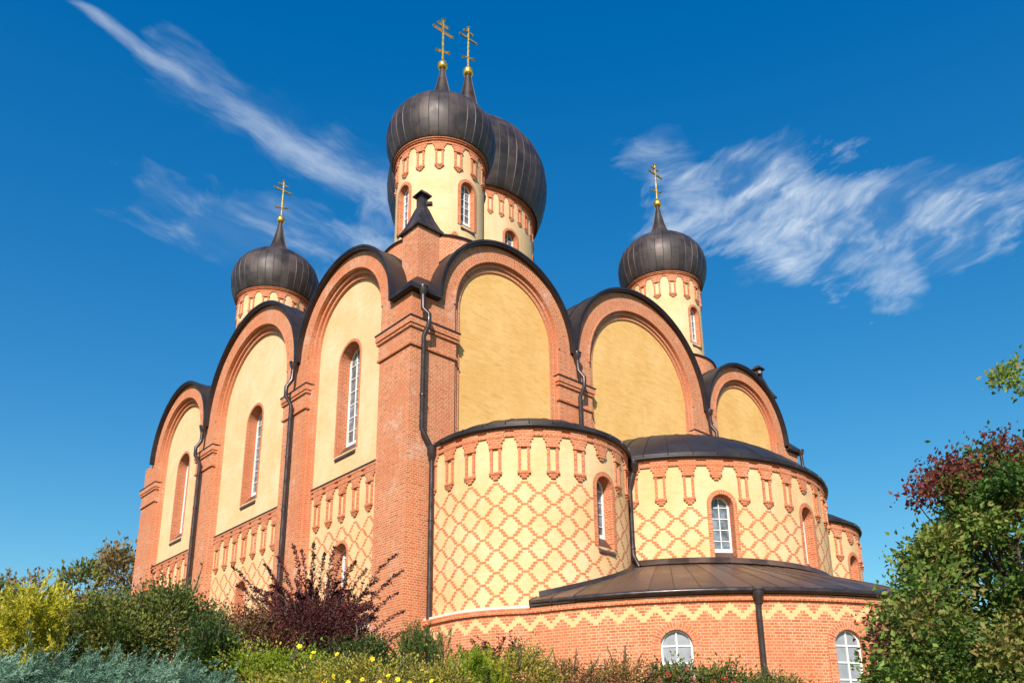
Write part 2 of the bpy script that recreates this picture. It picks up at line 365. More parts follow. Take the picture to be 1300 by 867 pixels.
# ------------------------------------------------------------------ ground
def zg(x, y):
    dx = max(-1.0-x, 0, x-22.5); dy = max(-10.0-y, 0, y-22.5); d = math.hypot(dx, dy)
    t = min(max((d-2.0)/11.0, 0), 1); t = t*t*(3-2*t)*.35+t*.65
    return -12.1-2.78*t+.06*sin(x*1.3)*cos(y*1.1)
g = MB()
xs = sorted(set([-600, -350, -200, -120, -80]+[-60+2*i for i in range(60)]+[60, 80, 120, 200, 350, 600]))
ids = {}
for i, x in enumerate(xs):
    for j, y in enumerate(xs): ids[i, j] = g.add((x, y, zg(x, y)))
for i in range(len(xs)-1):
    for j in range(len(xs)-1):
        g.f.append([ids[i, j], ids[i+1, j], ids[i+1, j+1], ids[i, j+1]]); g.uv.append([(0, 0)]*4); g.mi.append(0)
gm = simple('garden_soil_and_turf', (.055, .062, .026), .95, 0, .2, .5, 1.4, .5)
go = g.build('ground', gm, None, True, (0, 0, 0)); go['kind'] = 'structure'

# ------------------------------------------------------------------ cathedral
L = 21.545; ZC = 1.0; WD = .77
CATH = thing('cathedral', 'red brick and yellow cathedral with five dark onion domes and rounded apses', 'cathedral', BASE)
def P(name, mb, m, parent=CATH, smooth=False, ang=None):
    o = mb.build(name, m, parent, smooth)
    if ang: smooth_by_angle(o, ang)
    return o
def FL(u, z, d=0.0): return (.13-d, u, z)
def FR(u, z, d=0.0): return (u, .13-d, z)
def FB(u, z, d=0.0): return (L-.13+d, u, z)
def FW2(u, z, d=0.0): return (u, L-.13+d, z)
def cyl(xc, yc, r, a0=-pi/2, stilt=None):
    def F(u, z, d=0.0):
        if stilt and abs(u) > pi*r/2:
            e = abs(u)-pi*r/2; return (xc+(r+d)*(1 if u > 0 else -1), yc+e, z)
        a = a0+u/r; return (xc+(r+d)*cos(a), yc+(r+d)*sin(a), z)
    return F
def arc(uc, zc, r, n=36): return [(uc-r*cos(pi*i/n), zc+r*sin(pi*i/n)) for i in range(n+1)]
def outline(uc, hw, zb, zs, n=14): return [(uc-hw, zb)]+arc(uc, zs, hw, n)+[(uc+hw, zb)]
def wall_holes(mb, F, u0, u1, z0, z1, holes, d=0.0, step=.25, us=1.0):
    """wall patch with round-headed openings (uc, hw, zb, zs)"""
    def q(a, b, za, zb_, zc_, zd):
        mb.poly([F(a, za, d), F(b, zb_, d), F(b, zc_, d), F(a, zd, d)], [(a*us, za), (b*us, zb_), (b*us, zc_), (a*us, zd)])
    def plain(a, b):
        n = max(1, int(math.ceil((b-a)/step)))
        for i in range(n): q(a+(b-a)*i/n, a+(b-a)*(i+1)/n, z0, z0, z1, z1)
    cur = u0
    for uc, hw, zb, zs in sorted(holes):
        if uc-hw > cur: plain(cur, uc-hw)
        pts = arc(uc, zs, hw, 14)
        for i in range(14):
            a, b = pts[i], pts[i+1]
            q(a[0], b[0], z0, z0, zb, zb); q(a[0], b[0], a[1], b[1], z1, z1)
        cur = uc+hw
    if u1 > cur: plain(cur, u1)
def window(F, uc, hw, zb, zs, d0, depth, glass, nv=1, nh=5, sur=.10, surd=.012, sill=True, fw=.055, arch_bar=True, parent=CATH, mbar=.028):
    """round-headed window: brick surround and reveal, white frame, glass, sill"""
    d1 = d0-depth; fr = MB()
    o = outline(uc, hw, zb, zs); i_ = outline(uc, hw-fw, zb+fw, zs)
    fr.band(F, o, i_, d1+.05, d1+.05); fr.band(F, i_, i_, d1+.05, d1)
    fr.strip(F, uc-hw, uc+hw, zb, zb+fw, d1+.05)
    if sill: fr.strip(F, uc-hw, uc+hw, zb+depth, zb+depth+fw+.05, d1+.055)
    zt = zs+hw-fw
    def top(u): return zs+sqrt(max(0, (hw-fw)**2-(u-uc)**2))
    for k in range(1, nv+1):
        u = uc-hw+2*hw*k/(nv+1); fr.block(F, u-mbar/2, u+mbar/2, zb+fw*.5, top(u), d1, d1+.04)
    for k in range(1, nh+1):
        z = zb+(zs-zb)*k/nh
        fr.block(F, uc-hw+fw*.5, uc+hw-fw*.5, z-mbar/2, z+mbar/2, d1, d1+.035, 3)
    if arch_bar:
        r2 = (hw-fw)*.55; a = arc(uc, zs, r2+mbar/2, 10); b = arc(uc, zs, r2-mbar/2, 10); fr.band(F, a, b, d1+.036, d1+.036)
    W_ = P('window', fr, M_WHITE, parent)
    gl = MB(); pts = outline(uc, hw-.01, zb, zs)
    for i in range(len(pts)-1):
        a, b = pts[i], pts[i+1]
        if abs(a[0]-b[0]) < 1e-6: continue
        gl.poly([F(a[0], zb, d1+.01), F(b[0], zb, d1+.01), F(*b, d1+.01), F(*a, d1+.01)])
    P('pane', gl, glass, W_)
    sr = MB(); os_ = outline(uc, hw+sur, zb, zs)
    sr.band(F, o, os_, d0+surd, d0+surd); sr.band(F, os_, os_, d0-.005, d0+surd); sr.band(F, o, o, d0+surd, d1, uvr=depth)
    P('surround', sr, M_TRIM, W_)
    if sill:
        si = MB(); h = .3; zi = zb+depth*1.0; zo_ = zb-.12
        si.poly([F(uc-hw, zo_, d0+.06), F(uc+hw, zo_, d0+.06), F(uc+hw, zi, d1+.05), F(uc-hw, zi, d1+.05)])
        si.poly([F(uc-hw, zo_-.05, d0+.06), F(uc+hw, zo_-.05, d0+.06), F(uc+hw, zo_, d0+.06), F(uc-hw, zo_, d0+.06)]); si.poly([F(uc-hw, zo_-.05, d0+.06), F(uc+hw, zo_-.05, d0+.06), F(uc+hw, zo_-.05, d0), F(uc-hw, zo_-.05, d0)])
        for u in (uc-hw, uc+hw): si.poly([F(u, zo_-.05, d0+.06), F(u, zo_-.05, d0), F(u, zo_+.08, d0), F(u, zo_, d0+.06)])
        P('sill', si, M_SILL, W_)
    return W_
def frieze(F, u0, u1, ztop, per, centers, shorts=(), s=1.0, sv=1.0, d=0.0, parent=CATH, step=.25):
    mb = MB(); n = max(1, int((u1-u0)/step)); k = sv
    mb.strip(F, u0, u1, ztop-.255*k, ztop, d+.012, n)
    mb.block(F, u0, u1, ztop-.075*k, ztop, d, d+.06*s, n)
    mb.block(F, u0, u1, ztop-.25*k, ztop-.15*k, d, d+.055*s, n)
    allc = sorted(list(centers)+list(shorts))
    for c in allc:                                   # row with open slots over the gaps
        a, b = max(u0, c-.27*s), min(u1, c+.27*s)
        mb.block(F, a, b, ztop-.15*k, ztop-.075*k, d, d+.05*s, 2)
        def blk(hw, z0, z1, dd): mb.block(F, max(u0, c-hw*s), min(u1, c+hw*s), ztop-z1*k, ztop-z0*k, d, d+dd*s, 2)
        blk(.27, .25, .335, .045); blk(.215, .335, .42, .05); blk(.165, .42, .51, .065); blk(.19, .51, .58, .08)
        if c in shorts:
            blk(.14, .58, .65, .075); blk(.07, .65, .72, .055)
        else:
            for q in (-.125, .125):
                mb.block(F, c+(q-.038)*s, c+(q+.038)*s, ztop-1.27*k, ztop-.58*k, d, d+.05*s, 1)
            blk(.185, 1.27, 1.35, .08); blk(.13, 1.35, 1.42, .06); blk(.07, 1.42, 1.49, .05)
    return P('frieze', mb, M_TRIM, parent)

R_S, R_M, HW_S, HW_M = 2.95, 3.8225, 2.24, 2.955
BAYS = [(4.0, R_S, HW_S), (L/2, R_M, HW_M), (L-4.0, R_S, HW_S)]
ZB = -11.7
# piers and capitals
def capital(x0, x1, y0, y1, parent):
    mb = MB(); tp = MB()
    def ring(z0, z1, o, m_=mb): m_.box((x0-o, y0-o, z0), (x1+o, y1+o, z1))
    ring(-.25, -.06, .115); ring(-.29, -.25, .05); ring(-.36, -.29, .09); ring(-.40, -.36, .045); ring(-.86, -.40, .03); ring(-.93, -.86, .065)
    c = P('capital', mb, M_BRICK, parent)
    t = MB(); t.box((x0-.135, y0-.135, -.06), (x1+.135, y1+.135, -.015)); P('drip_cover', t, M_ROOF, c)
a_, b_ = .13, 1.76
def pier(x0, x1, y0, y1, cx=None):
    mb = MB(); mb.box((x0, y0, ZB), (x1, y1, 1.0)); o = P('pier', mb, M_BRICK)
    capital(*(cx or (x0, x1, y0, y1)), o); return o
pier(a_, b_, a_, b_)
pier(L-b_, L-a_, a_, b_); pier(a_, b_, L-b_, L-a_)
for u0, u1 in ((6.24, L/2-HW_M), (L/2+HW_M, L-6.24)):
    pier(a_, a_+.9, u0, u1, (a_, a_+.25, u0, u1)); pier(u0, u1, a_, a_+.9, (u0, u1, a_, a_+.25))
# bays
for side, F in (('left', FL), ('front', FR)):
    for k, (uc, R, hw) in enumerate(BAYS):
        zb = -8.9 if side == 'left' else -4.6
        mb = MB()
        D1, D2, D3 = (-.12, -.21, -.31) if side == 'left' else (-.08, -.135, -.19)
        mb.band(F, arc(uc, ZC, hw), arc(uc, ZC, R-.11), 0, 0); mb.band(F, arc(uc, ZC, hw), arc(uc, ZC, hw), 0, D1, uvr=.12)
        mb.band(F, arc(uc, ZC, hw-.13), arc(uc, ZC, hw), D1, D1); mb.band(F, arc(uc, ZC, hw-.13), arc(uc, ZC, hw-.13), D1, D2)
        mb.band(F, arc(uc, ZC, hw-.27), arc(uc, ZC, hw-.13), D2, D2); mb.band(F, arc(uc, ZC, hw-.27), arc(uc, ZC, hw-.27), D2, D3)
        # moulded roll round the outer order
        mb.band(F, arc(uc, ZC, hw+.012), arc(uc, ZC, hw+.075), .035, .035); mb.band(F, arc(uc, ZC, hw+.075), arc(uc, ZC, hw+.075), 0, .035); mb.band(F, arc(uc, ZC, hw+.012), arc(uc, ZC, hw+.012), 0, .035)
        for sg in (-1, 1):
            for r0, r1, d0, d1 in ((hw-.13, hw, D1, D2), (hw-.27, hw-.13, D2, D3)):
                ua, ub = uc+sg*r0, uc+sg*r1
                mb.strip(F, min(ua, ub), max(ua, ub), zb, ZC, d0)
                mb.poly([F(ua, zb, d0), F(ua, ZC, d0), F(ua, ZC, d1), F(ua, zb, d1)], [(0, zb), (0, ZC), (.1, ZC), (.1, zb)])
        P('arch', mb, M_BRICK)
        pr = hw-.262; d = D3+.01; pm = MB()
        zl = -3.87 if side == 'left' else -4.6
        holes = [(uc, .60, -3.1, .18)] if side == 'left' else []
        wall_holes(pm, F, uc-pr, uc+pr, zl, ZC, holes, d, 2.0)
        top = arc(uc, ZC, pr)
        for i in range(len(top)-1): pm.poly([F(uc, ZC, d), F(*top[i], d), F(*top[i+1], d)], [(uc, ZC), top[i], top[i+1]])
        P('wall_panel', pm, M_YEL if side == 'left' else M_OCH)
        if side == 'left':
            window(F, uc, .60, -3.1, .18, d, .42, M_GLASS, 2, 7, sur=.10)
            lm = MB(); Fs = (lambda F_, uc_: (lambda u, z, dd=0: F_(u+uc_, z, dd)))(F, uc)
            wall_holes(lm, Fs, -pr, pr, -8.9, -3.9, [(0, .36, -8.45, -6.46)], d, .6)
            P('lattice_panel', lm, M_LAT)
            window(Fs, 0, .36, -8.45, -6.46, d, .36, M_GLASS, 1, 5, sur=.10, arch_bar=False)
            nn = 2 if k != 1 else 3
            frieze(Fs, -pr, pr, -3.93, WD, [WD*q for q in range(-nn, nn+1)], (), 1, 1, d)
            lg = MB(); lg.block(F, uc-pr, uc+pr, -3.925, -3.88, d-.01, d+.075); P('drip_cover', lg, M_ROOF)
            bs = MB(); bs.strip(F, uc-hw, uc+hw, ZB, -8.98, d+.12); P('base_wall', bs, M_BRICK)
            lg = MB(); lg.block(F, uc-pr-.2, uc+pr+.2, -8.98, -8.90, d-.01, d+.16); P('ledge', lg, M_LEDGE)
# plain rear walls
for F in (FB, FW2):
    mb = MB(); mb.strip(F, .13, L-.13, ZB, ZC, 0)
    for uc, R, hw in BAYS:
        top = arc(uc, ZC, R-.1)
        for i in range(len(top)-1): mb.poly([F(uc, ZC), F(*top[i]), F(*top[i+1])], [(uc, ZC), top[i], top[i+1]])
    P('rear_wall', mb, M_BRICK)
# barrel roofs
for ax in (0, 1):
    for uc, R, hw in BAYS:
        mb = MB()
        def F(u, z, d, ax=ax): return (d, u, z) if ax == 0 else (u, d, z)
        mb.band(F, arc(uc, ZC, R, 48), arc(uc, ZC, R, 48), -.03, L+.03)
        mb.band(F, arc(uc, ZC, R-.12, 48), arc(uc, ZC, R-.12, 48), -.03, .5); mb.band(F, arc(uc, ZC, R-.12, 48), arc(uc, ZC, R, 48), -.03, -.03)
        for r0, r1, e0, e1 in ((R, R+.018, -.055, .10),):   # rolled edge of the sheet
            mb.band(F, arc(uc, ZC, r0-.06, 48), arc(uc, ZC, r1, 48), e0, e0); mb.band(F, arc(uc, ZC, r1, 48), arc(uc, ZC, r1, 48), e0, e1)
            mb.band(F, arc(uc, ZC, r0-.06, 48), arc(uc, ZC, r0-.06, 48), e0, -.03); mb.band(F, arc(uc, ZC, r1, 48), arc(uc, ZC, r0, 48), e1, e1)
        x = .75
        while x < 7.2:                                # standing seams
            mb.band(F, arc(uc, ZC, R+.028, 40), arc(uc, ZC, R+.028, 40), x-.012, x+.012)
            for e in (-.012, .012): mb.band(F, arc(uc, ZC, R, 40), arc(uc, ZC, R+.028, 40), x+e, x+e)
            x += .68
        P('barrel_roof', mb, M_ROOF, ang=40)
# small corner roofs and brick pinnacles over the two front corners
def corner_roof(fx):
    mb = MB(); X = lambda x: x if fx > 0 else L-x
    e = 0.0
    A = (X(-.03), 1.10, 1.0); B = (X(-.03), -.03, 1.06); C = (X(1.10), -.03, 1.0)
    A2 = (X(1.0), 1.15, 2.25); C2 = (X(1.15), 1.0, 2.25); D = (X(.62), .62, 1.75)
    mb.poly([A, B, D]); mb.poly([B, C, D]); mb.poly([A, D, A2]); mb.poly([C, C2, D]); mb.poly([A2, D, C2])
    for (p, q) in ((A, B), (B, C)):
        mb.poly([p, q, (q[0], q[1], q[2]-.16), (p[0], p[1], p[2]-.16)])
        n_ = .10; 
    # box gutter along both eaves
    mb.box((min(X(-.07), X(-.03)), -.07, .86), (max(X(-.07), X(-.03)), 1.1, .98)); mb.box((min(X(-.03), X(1.1)), -.07, .86), (max(X(-.03), X(1.1)), -.03, .98))
    mb.box((min(X(-.03), X(1.08)), -.03, .84), (max(X(-.03), X(1.08)), 1.08, .90))
    P('corner_roof', mb, M_ROOF)
    pm = MB(); x0, x1 = sorted((X(.66), X(1.50))); pm.box((x0, .66, .9), (x1, 1.50, 3.74)); o = P('pinnacle', pm, M_BRICK)
    cm = MB(); cx = (x0+x1)/2; cy = 1.08; q2 = sqrt(2)
    cm.lathe((cx, cy), [(r*q2, z) for r, z in ((.42, 3.66), (.52, 3.66), (.52, 3.74), (.44, 3.86), (.30, 4.2), (.18, 4.6), (.13, 4.72), (.13, 5.05), (.15, 5.06), (.15, 5.14), (.23, 5.12), (.23, 5.16), (.12, 5.3), (.01, 5.36))], 4, pi/4, pi/4+2*pi)
    cm.tube([(cx+.10*fx, cy-.1, 4.85), (cx+.26*fx, cy-.22, 4.87)], .08, 8); P('pinnacle_cap', cm, M_COP, o)
corner_roof(1); corner_roof(-1)

# apses
YA, RA, YM, RM = -.75, 2.95, -.56, 5.24
def apse(xc, yc, r, us, wins, shorts, per, nseam, eslope):
    F = cyl(xc, yc, r, stilt=True); ue = pi*r/2+(.2-yc)
    holes = [(r*a+.12, .33, -7.2, -5.50) for a in wins]
    mb = MB(); wall_holes(mb, F, -ue, ue, -9.1, -4.05, holes, 0, .2, us); wo_ = P('apse_wall', mb, M_LAT, smooth=True)
    for a in wins: window(F, r*a+.12, .33, -7.2, -5.50, 0, .34, M_GLASS, 1, 5, sur=.13, surd=.014, arch_bar=False, mbar=.022)
    nmax = int((ue-.1)/per); sh = [r*a for a in wins]
    cs = [per*k for k in range(-nmax, nmax+1) if all(abs(per*k-s_) > per*.5 for s_ in sh)]
    frieze(F, -ue, ue, -4.05, per, cs, sh, .95, .97, 0, wo_, .2)
    re = r+.09; sl = rad(eslope); RR = re/sin(sl); z0 = -3.93
    rm = MB(); prof = [(r-.05, -4.06), (re+.02, -4.06), (re+.03, -3.90), (re-.02, z0+.02)]
    for i in range(1, 13):
        q = re*(1-i/12.0); prof.append((max(q, .02), z0+sqrt(RR*RR-q*q)-RR*cos(sl)))
    rm.lathe((xc, yc), prof, 96, seams=nseam, rise=.045); P('apse_roof', rm, M_ROOF, ang=30)
    gt = MB(); gt.tube([(xc+(re+.02)*cos(a), yc+(re+.02)*sin(a), -4.02) for a in [-pi-.1+(pi+.2)*i/60 for i in range(61)]], .055, 8); P('gutter', gt, M_ROOF, smooth=True)
apse(3.9, YA, RA, 1.0, [0], [0], WD, 30, 35)
apse(L-3.9, YA, RA, 1.0, [0], [0], WD, 30, 38)
apse(L/2, YM, RM, WD/.823, [-rad(36), 0, rad(36)], [], .823, 46, 44)

# low ambulatory round the central apse
YAM, RAM = -.42, 9.36
pl = []
def circ(cx, cy, r, a0, a1, n): return [(cx+r*cos(rad(a0+(a1-a0)*i/n)), cy+r*sin(rad(a0+(a1-a0)*i/n))) for i in range(n+1)]
left = [q for q in circ(3.9, YA, RA+.13, 180, 270, 60) if math.hypot(q[0]-L/2, q[1]-YAM) > RAM]
big = [q for q in circ(L/2, YAM, RAM, 180, 360, 220) if math.hypot(q[0]-3.9, q[1]-YA) > RA+.13 and math.hypot(q[0]-L+3.9, q[1]-YA) > RA+.13 and q[1] < -2.2]
pl = [(left[0][0], .2)]+left+big+[(L-q[0], q[1]) for q in left[::-1]]+[(L-left[0][0], .2)]
pl = np.array(pl)
for _ in range(3):
    p2 = pl.copy(); p2[1:-1] = .25*pl[:-2]+.5*pl[1:-1]+.25*pl[2:]; pl = p2
cum = np.concatenate([[0], np.cumsum(np.hypot(*np.diff(pl, axis=0).T))]); tg = np.gradient(pl, axis=0); tg /= np.hypot(tg[:, 0], tg[:, 1])[:, None]
def FA(u, z, d=0.0):
    x = np.interp(u, cum, pl[:, 0]); y = np.interp(u, cum, pl[:, 1]); tx = np.interp(u, cum, tg[:, 0]); ty = np.interp(u, cum, tg[:, 1])
    return (float(x+ty*d), float(y-tx*d), z)
def u_of(deg):
    q = np.array((L/2+RAM*cos(rad(deg)), YAM+RAM*sin(rad(deg)))); return float(cum[np.argmin(np.hypot(*(pl-q).T))])
UT = float(cum[-1])
mb = MB(); hs_ = [(u_of(a), .37, -11.35, -10.16) for a in (-141.9, -116.0, -90, -64, -38)]
wall_holes(mb, FA, 0, UT, ZB, -9.0, hs_, 0, .2); P('ambulatory_wall', mb, M_BASE, smooth=True)
for h in hs_: window(FA, *h, 0, .13, M_PALE, 1, 3, sur=.20, surd=.02, sill=False, arch_bar=False, fw=.04, mbar=.035)
mb = MB(); mb.block(FA, 0, UT, -9.14, -9.0, -.05, .065, 220); P('cornice', mb, M_TRIM)
mb = MB(); ul = [i for i in range(len(cum)) if math.hypot(pl[i][0]-L/2, pl[i][1]-YAM) > RAM+.015 and pl[i][0] < L/2]
mb.block(FA, 0, float(cum[ul[-1]])+.1, -8.998, -8.935, -.25, .03, 60); P('ledge', mb, M_LEDGE)
mb = MB(); mb.block(FA, UT-float(cum[ul[-1]])-.1, UT, -8.998, -8.935, -.25, .03, 60); P('ledge', mb, M_LEDGE)
rz0, rz1, rr0, rr1 = -8.80, -7.22, RAM+.12, RM+.0
rm = MB(); rm.lathe((L/2, YAM), [(RAM-.1, -8.985), (rr0, -8.985), (rr0+.02, -8.84), (rr0-.05, rz0+.0), (rr0*.6+rr1*.4, rz0+(rz1-rz0)*.42), (rr1-.2, rz1+.07)], 96, rad(196.6), rad(343.4), seams=40, rise=.055)
for a in (rad(196.6), rad(343.4)):
    e_ = [(L/2+r*cos(a), YAM+r*sin(a), z) for r, z in [(RAM-.5, -8.985), (rr0, -8.985), (rr0+.02, -8.84), (rr0-.05, rz0), (RAM-.5, rz0+.2)]]; rm.poly(e_)
P('ambulatory_roof', rm, M_AMB, ang=25)
gt = MB(); gt.tube([(L/2+(rr0+.01)*cos(a), YAM+(rr0+.01)*sin(a), -8.91) for a in [rad(196.8+146.4*i/90) for i in range(91)]], [.02+.055*min(1, min(i, 90-i)/7) for i in range(91)], 8); P('gutter', gt, M_PIPE, smooth=True)
fl = MB(); fl.lathe((L/2, YM), [(RM+.16, rz1-.05), (RM+.05, rz1+.03), (RM+.025, rz1+.14), (RM-.01, rz1+.15)], 90, pi, 2*pi); P('flashing', fl, M_AMB, smooth=True)
def cone_z(x, y):
    r = math.hypot(x-L/2, y-YAM); return rz0+(rz1-rz0)*(rr0-r)/(rr0-rr1)
for xc in (3.9, L-3.9):
    fl = MB(); pts = []
    for i in range(141):
        a = rad(180+180*i/140); x, y = xc+RA*cos(a), YA+RA*sin(a)
        if 196.6 < math.degrees(atan2(y-YAM, x-L/2)) % 360 < 343.4 and math.hypot(x-L/2, y-YAM) < rr0+.05 and math.hypot(x-L/2, y-YM) > RM-.1: pts.append((a, cone_z(x, y)))
    for i in range(len(pts)-1):
        (a, za), (b, zb) = pts[i], pts[i+1]
        q = lambda a_, z_, d_: (xc+(RA+d_)*cos(a_), YA+(RA+d_)*sin(a_), z_)
        fl.poly([q(a, za-.03, .10), q(b, zb-.03, .10), q(b, zb+.12, .025), q(a, za+.12, .025)]); fl.poly([q(a, za+.12, .025), q(b, zb+.12, .025), q(b, zb+.125, -.01), q(a, za+.125, -.01)])
    P('flashing', fl, M_ROOF)

# drums, domes, crosses
def cross(c, z0, h, s, parent, m):
    mb = MB(); x, y = c
    def bar(dx0, dx1, z0_, z1_, t): mb.box((x+dx0, y-t/2, z0_), (x+dx1, y+t/2, z1_))
    t = .078*s
    mb.tube([(x, y, z0-.02), (x, y, z0+h*.04), (x, y, z0+h*.12), (x, y, z0+h)], [.085*s, .05*s, t*.6, t*.55], 8)
    for zz, hl in ((.735, .47*s), (.89, .24*s)):
        bar(-hl, hl, z0+h*zz-t*.55, z0+h*zz+t*.55, t*.8)
        for e in (-hl, hl): mb.lathe((x+e, y), [(.001, z0+h*zz-t), (t*.9, z0+h*zz), (.001, z0+h*zz+t)], 8)
    mb.lathe((x, y), [(.001, z0+h-t), (t*1.2, z0+h+t*.3), (.001, z0+h+t*1.6)], 8)
    q = .30*s; zs_ = z0+h*.25
    mb.tube([(x-q, y, zs_-.10*s), (x-.0, y, zs_), (x+q, y, zs_+.10*s)], t*.55, 6)
    for e in (-1, 1): mb.lathe((x+e*q, y), [(.001, zs_+e*.10*s-t*1.1), (t*1.1, zs_+e*.10*s), (.001, zs_+e*.10*s+t*1.1)], 8)
    return P('cross', mb, m, parent)
PROF = [(1.66, 9.50), (1.86, 9.48), (1.90, 9.54), (2.02, 9.90), (2.10, 10.26), (2.125, 10.60), (2.085, 10.97), (1.96, 11.32), (1.72, 11.66), (1.38, 11.96), (1.02, 12.18), (.74, 12.36), (.53, 12.57), (.39, 12.86), (.28, 13.25), (.19, 13.68), (.125, 14.03), (.085, 14.28)]
def tower(c, r, zb, zt, rb, zr, nun, per_v, wins, wz, whw, dome_s, dome_k, orb_r, cross_s, cross_h, seams, ph):
    F = cyl(c[0], c[1], r); tot_ = 2*pi*r
    ang = lambda deg: ((deg+90+180) % 360-180)*pi/180*r
    mb = MB(); hl = [(ang(a), whw, wz[0], wz[1]-whw) for a in wins]
    wall_holes(mb, F, -tot_/2-.02, tot_/2-.02, zb, zt, [h for h in hl], 0, tot_/64); D = P('drum', mb, M_DRUM, smooth=True)
    b = MB(); b.lathe(c, [(rb, 0.5), (rb, zr-.10), (rb+.04, zr-.10), (rb+.04, zr-.02), (r-.02, zr+.06)], 64); P('drum_base', b, M_BRICK, D, ang=40)
    b = MB(); b.lathe(c, [(rb+.05, zr-.10), (rb+.075, zr-.07), (rb+.06, zr-.02), (rb-.05, zr+.01), (r, zr+.09)], 64); P('drip_cover', b, M_ROOF, D, ang=40)
    s_ = tot_/nun/.77
    cs = [tot_*(k/nun-.5)+ph*r for k in range(nun)]; cs = [q-tot_ if q > tot_/2 else q for q in cs]
    frieze(F, -tot_/2, tot_/2-.0001, zt, 0, cs, (), s_, per_v, 0, D, tot_/64)
    b = MB(); b.lathe(c, [(r+.05, zt-.12), (r+.10, zt-.12), (r+.10, zt-.06), (r+.15, zt-.06), (r+.15, zt+.03), (r-.1, zt+.03)], 64); P('cornice', b, M_TRIM, D)
    # stepped brick rosettes at the foot of the drum
    for k in range(10 if r < 2 else 18):
        if r < 2 and sin(2*pi*(k+.5)/10-pi/2-pi) > .55 and c[1] > 10: continue
        b = MB(); u = tot_*(k+.5)/(10 if r < 2 else 18)-tot_/2
        for i, hw_ in enumerate((.30, .30, .23, .15, .08)): b.block(F, u-hw_*.8, u+hw_*.8, zr+.12+.075*i, zr+.19+.075*i, 0, .018, 2)
        P('brick_ornament', b, M_TRIM, D)
    for h in hl: window(F, *h, 0, .24 if r < 2 else .3, M_GLASS, 1, 5, sur=.12, surd=.02, arch_bar=False, fw=.05)
    zrim = zt+.01
    dm = MB(); dm.lathe(c, [(q*dome_s, zrim+(z-9.5)*dome_k) for q, z in PROF], 96, seams=seams, rise=.012); o = P('dome', dm, M_COP if dome_s < 1.5 else M_COP2, ang=28)
    zo = zrim+(14.42-9.5)*dome_k
    b = MB(); b.lathe(c, [(.001, zo-orb_r)]+[(orb_r*sin(pi*i/14), zo-orb_r*cos(pi*i/14)*(1.15 if i > 7 else 1)) for i in range(1, 14)]+[(.03, zo+orb_r*1.3)], 24); P('orb', b, M_GOLD, o, True)
    cross(c, zo+orb_r*1.05, cross_h, cross_s, o, M_CROSS if c != (4.0, 4.0) else M_GOLD)
SM = dict(r=1.68, zb=5.0, zt=9.5, rb=2.12, zr=5.12, nun=15, per_v=.90, wins=(-90, 0, 90, 180), wz=(5.95, 7.86), whw=.31, dome_s=1.0, dome_k=1.0, orb_r=.205, cross_s=1.0, cross_h=2.12, seams=36, ph=-.05)
for c in ((4.0, 4.0), (L-4.0, 4.0), (4.0, L-4.0), (L-4.0, L-4.0)): tower(c, **SM)
tower((L/2, L/2), r=3.3, zb=5.0, zt=13.55, rb=3.75, zr=8.4, nun=36, per_v=.95, wins=[-90+45*k for k in range(8)], wz=(9.0, 11.6), whw=.38, dome_s=1.91, dome_k=1.96, orb_r=.29, cross_s=1.2, cross_h=2.70, seams=54, ph=0.0)

# downpipes
def pipe(pts, hop, r=.074):
    mb = MB(); mb.tube(pts, r, 10)
    for i in range(1, len(pts)):
        a, b = np.array(pts[i-1]), np.array(pts[i]); l = np.linalg.norm(b-a)
        for k in range(1, int(l/1.9)+1):
            q = a+(b-a)*k*1.9/l; d = (b-a)/l*.03; mb.tube([q-d, q+d], r*1.22, 10)
    o = P('downpipe', mb, M_PIPE, ang=50)
    if hop:
        h = MB(); x, y, z = hop; h.lathe((x, y), [(.06, z-.32), (.075, z-.22), (.13, z-.12), (.14, z+.0), (.155, z+.0), (.155, z+.03), (.10, z+.06), (.02, z+.09)], 14); P('hopper', h, M_PIPE, o, ang=40)
pipe([(.38, -.07, .80), (.40, -.07, .25), (.50, -.24, .02), (.50, -.24, -.30), (.46, -.05, -.62), (.46, -.04, -3.55), (.80, -.06, -4.05), (.83, -.06, -4.3), (.83, -.06, -11.4)], (.38, -.07, .95))
_h = MB(); _h.lathe((.83, -.06), [(.06, -4.55), (.08, -4.4), (.14, -4.28), (.15, -4.05), (.16, -4.02), (.05, -3.95)], 14); P('hopper', _h, M_PIPE, ang=40)
for X in (6.97, L-6.97):
    pipe([(X, -.07, .80), (X+.03, -.07, .35), (X+.13, -.24, .05), (X+.13, -.24, -.28), (X+.11, -.04, -.62), (X+.11, -.04, -3.6)], (X, -.07, .98))
    pipe([(-.07, X, .80), (-.07, X+.03, .35), (-.24, X+.08, .05), (-.24, X+.08, -.28), (-.04, X+.02, -.62), (-.04, X+.02, -11.4)], (-.07, X, .98))
pipe([(L-.15, -.07, .80), (L-.12, -.07, .25), (L-.05, -.22, .05), (L-.05, -.22, -.28), (L-.12, -.04, -.62), (L-.12, -.04, -8.8)], (L-.15, -.07, .98))
pipe([(5.98, -3.10, -4.45), (5.93, -2.98, -4.85), (5.93, -2.98, -6.95), (6.0, -3.12, -7.3)], (6.0, -3.12, -4.12))
pipe([(L-5.98, -3.10, -4.45), (L-5.93, -2.98, -4.85), (L-5.93, -2.98, -6.95), (L-6.0, -3.12, -7.3)], (L-6.0, -3.12, -4.12))
a = rad(-129.7); q = lambda r, z: (L/2+r*cos(a), YAM+r*sin(a), z)
pipe([q(RAM+.14, -9.1), q(RAM+.12, -9.25), q(RAM+.09, -9.4), q(RAM+.09, -11.5)], q(RAM+.15, -8.93), .07)
#VEG

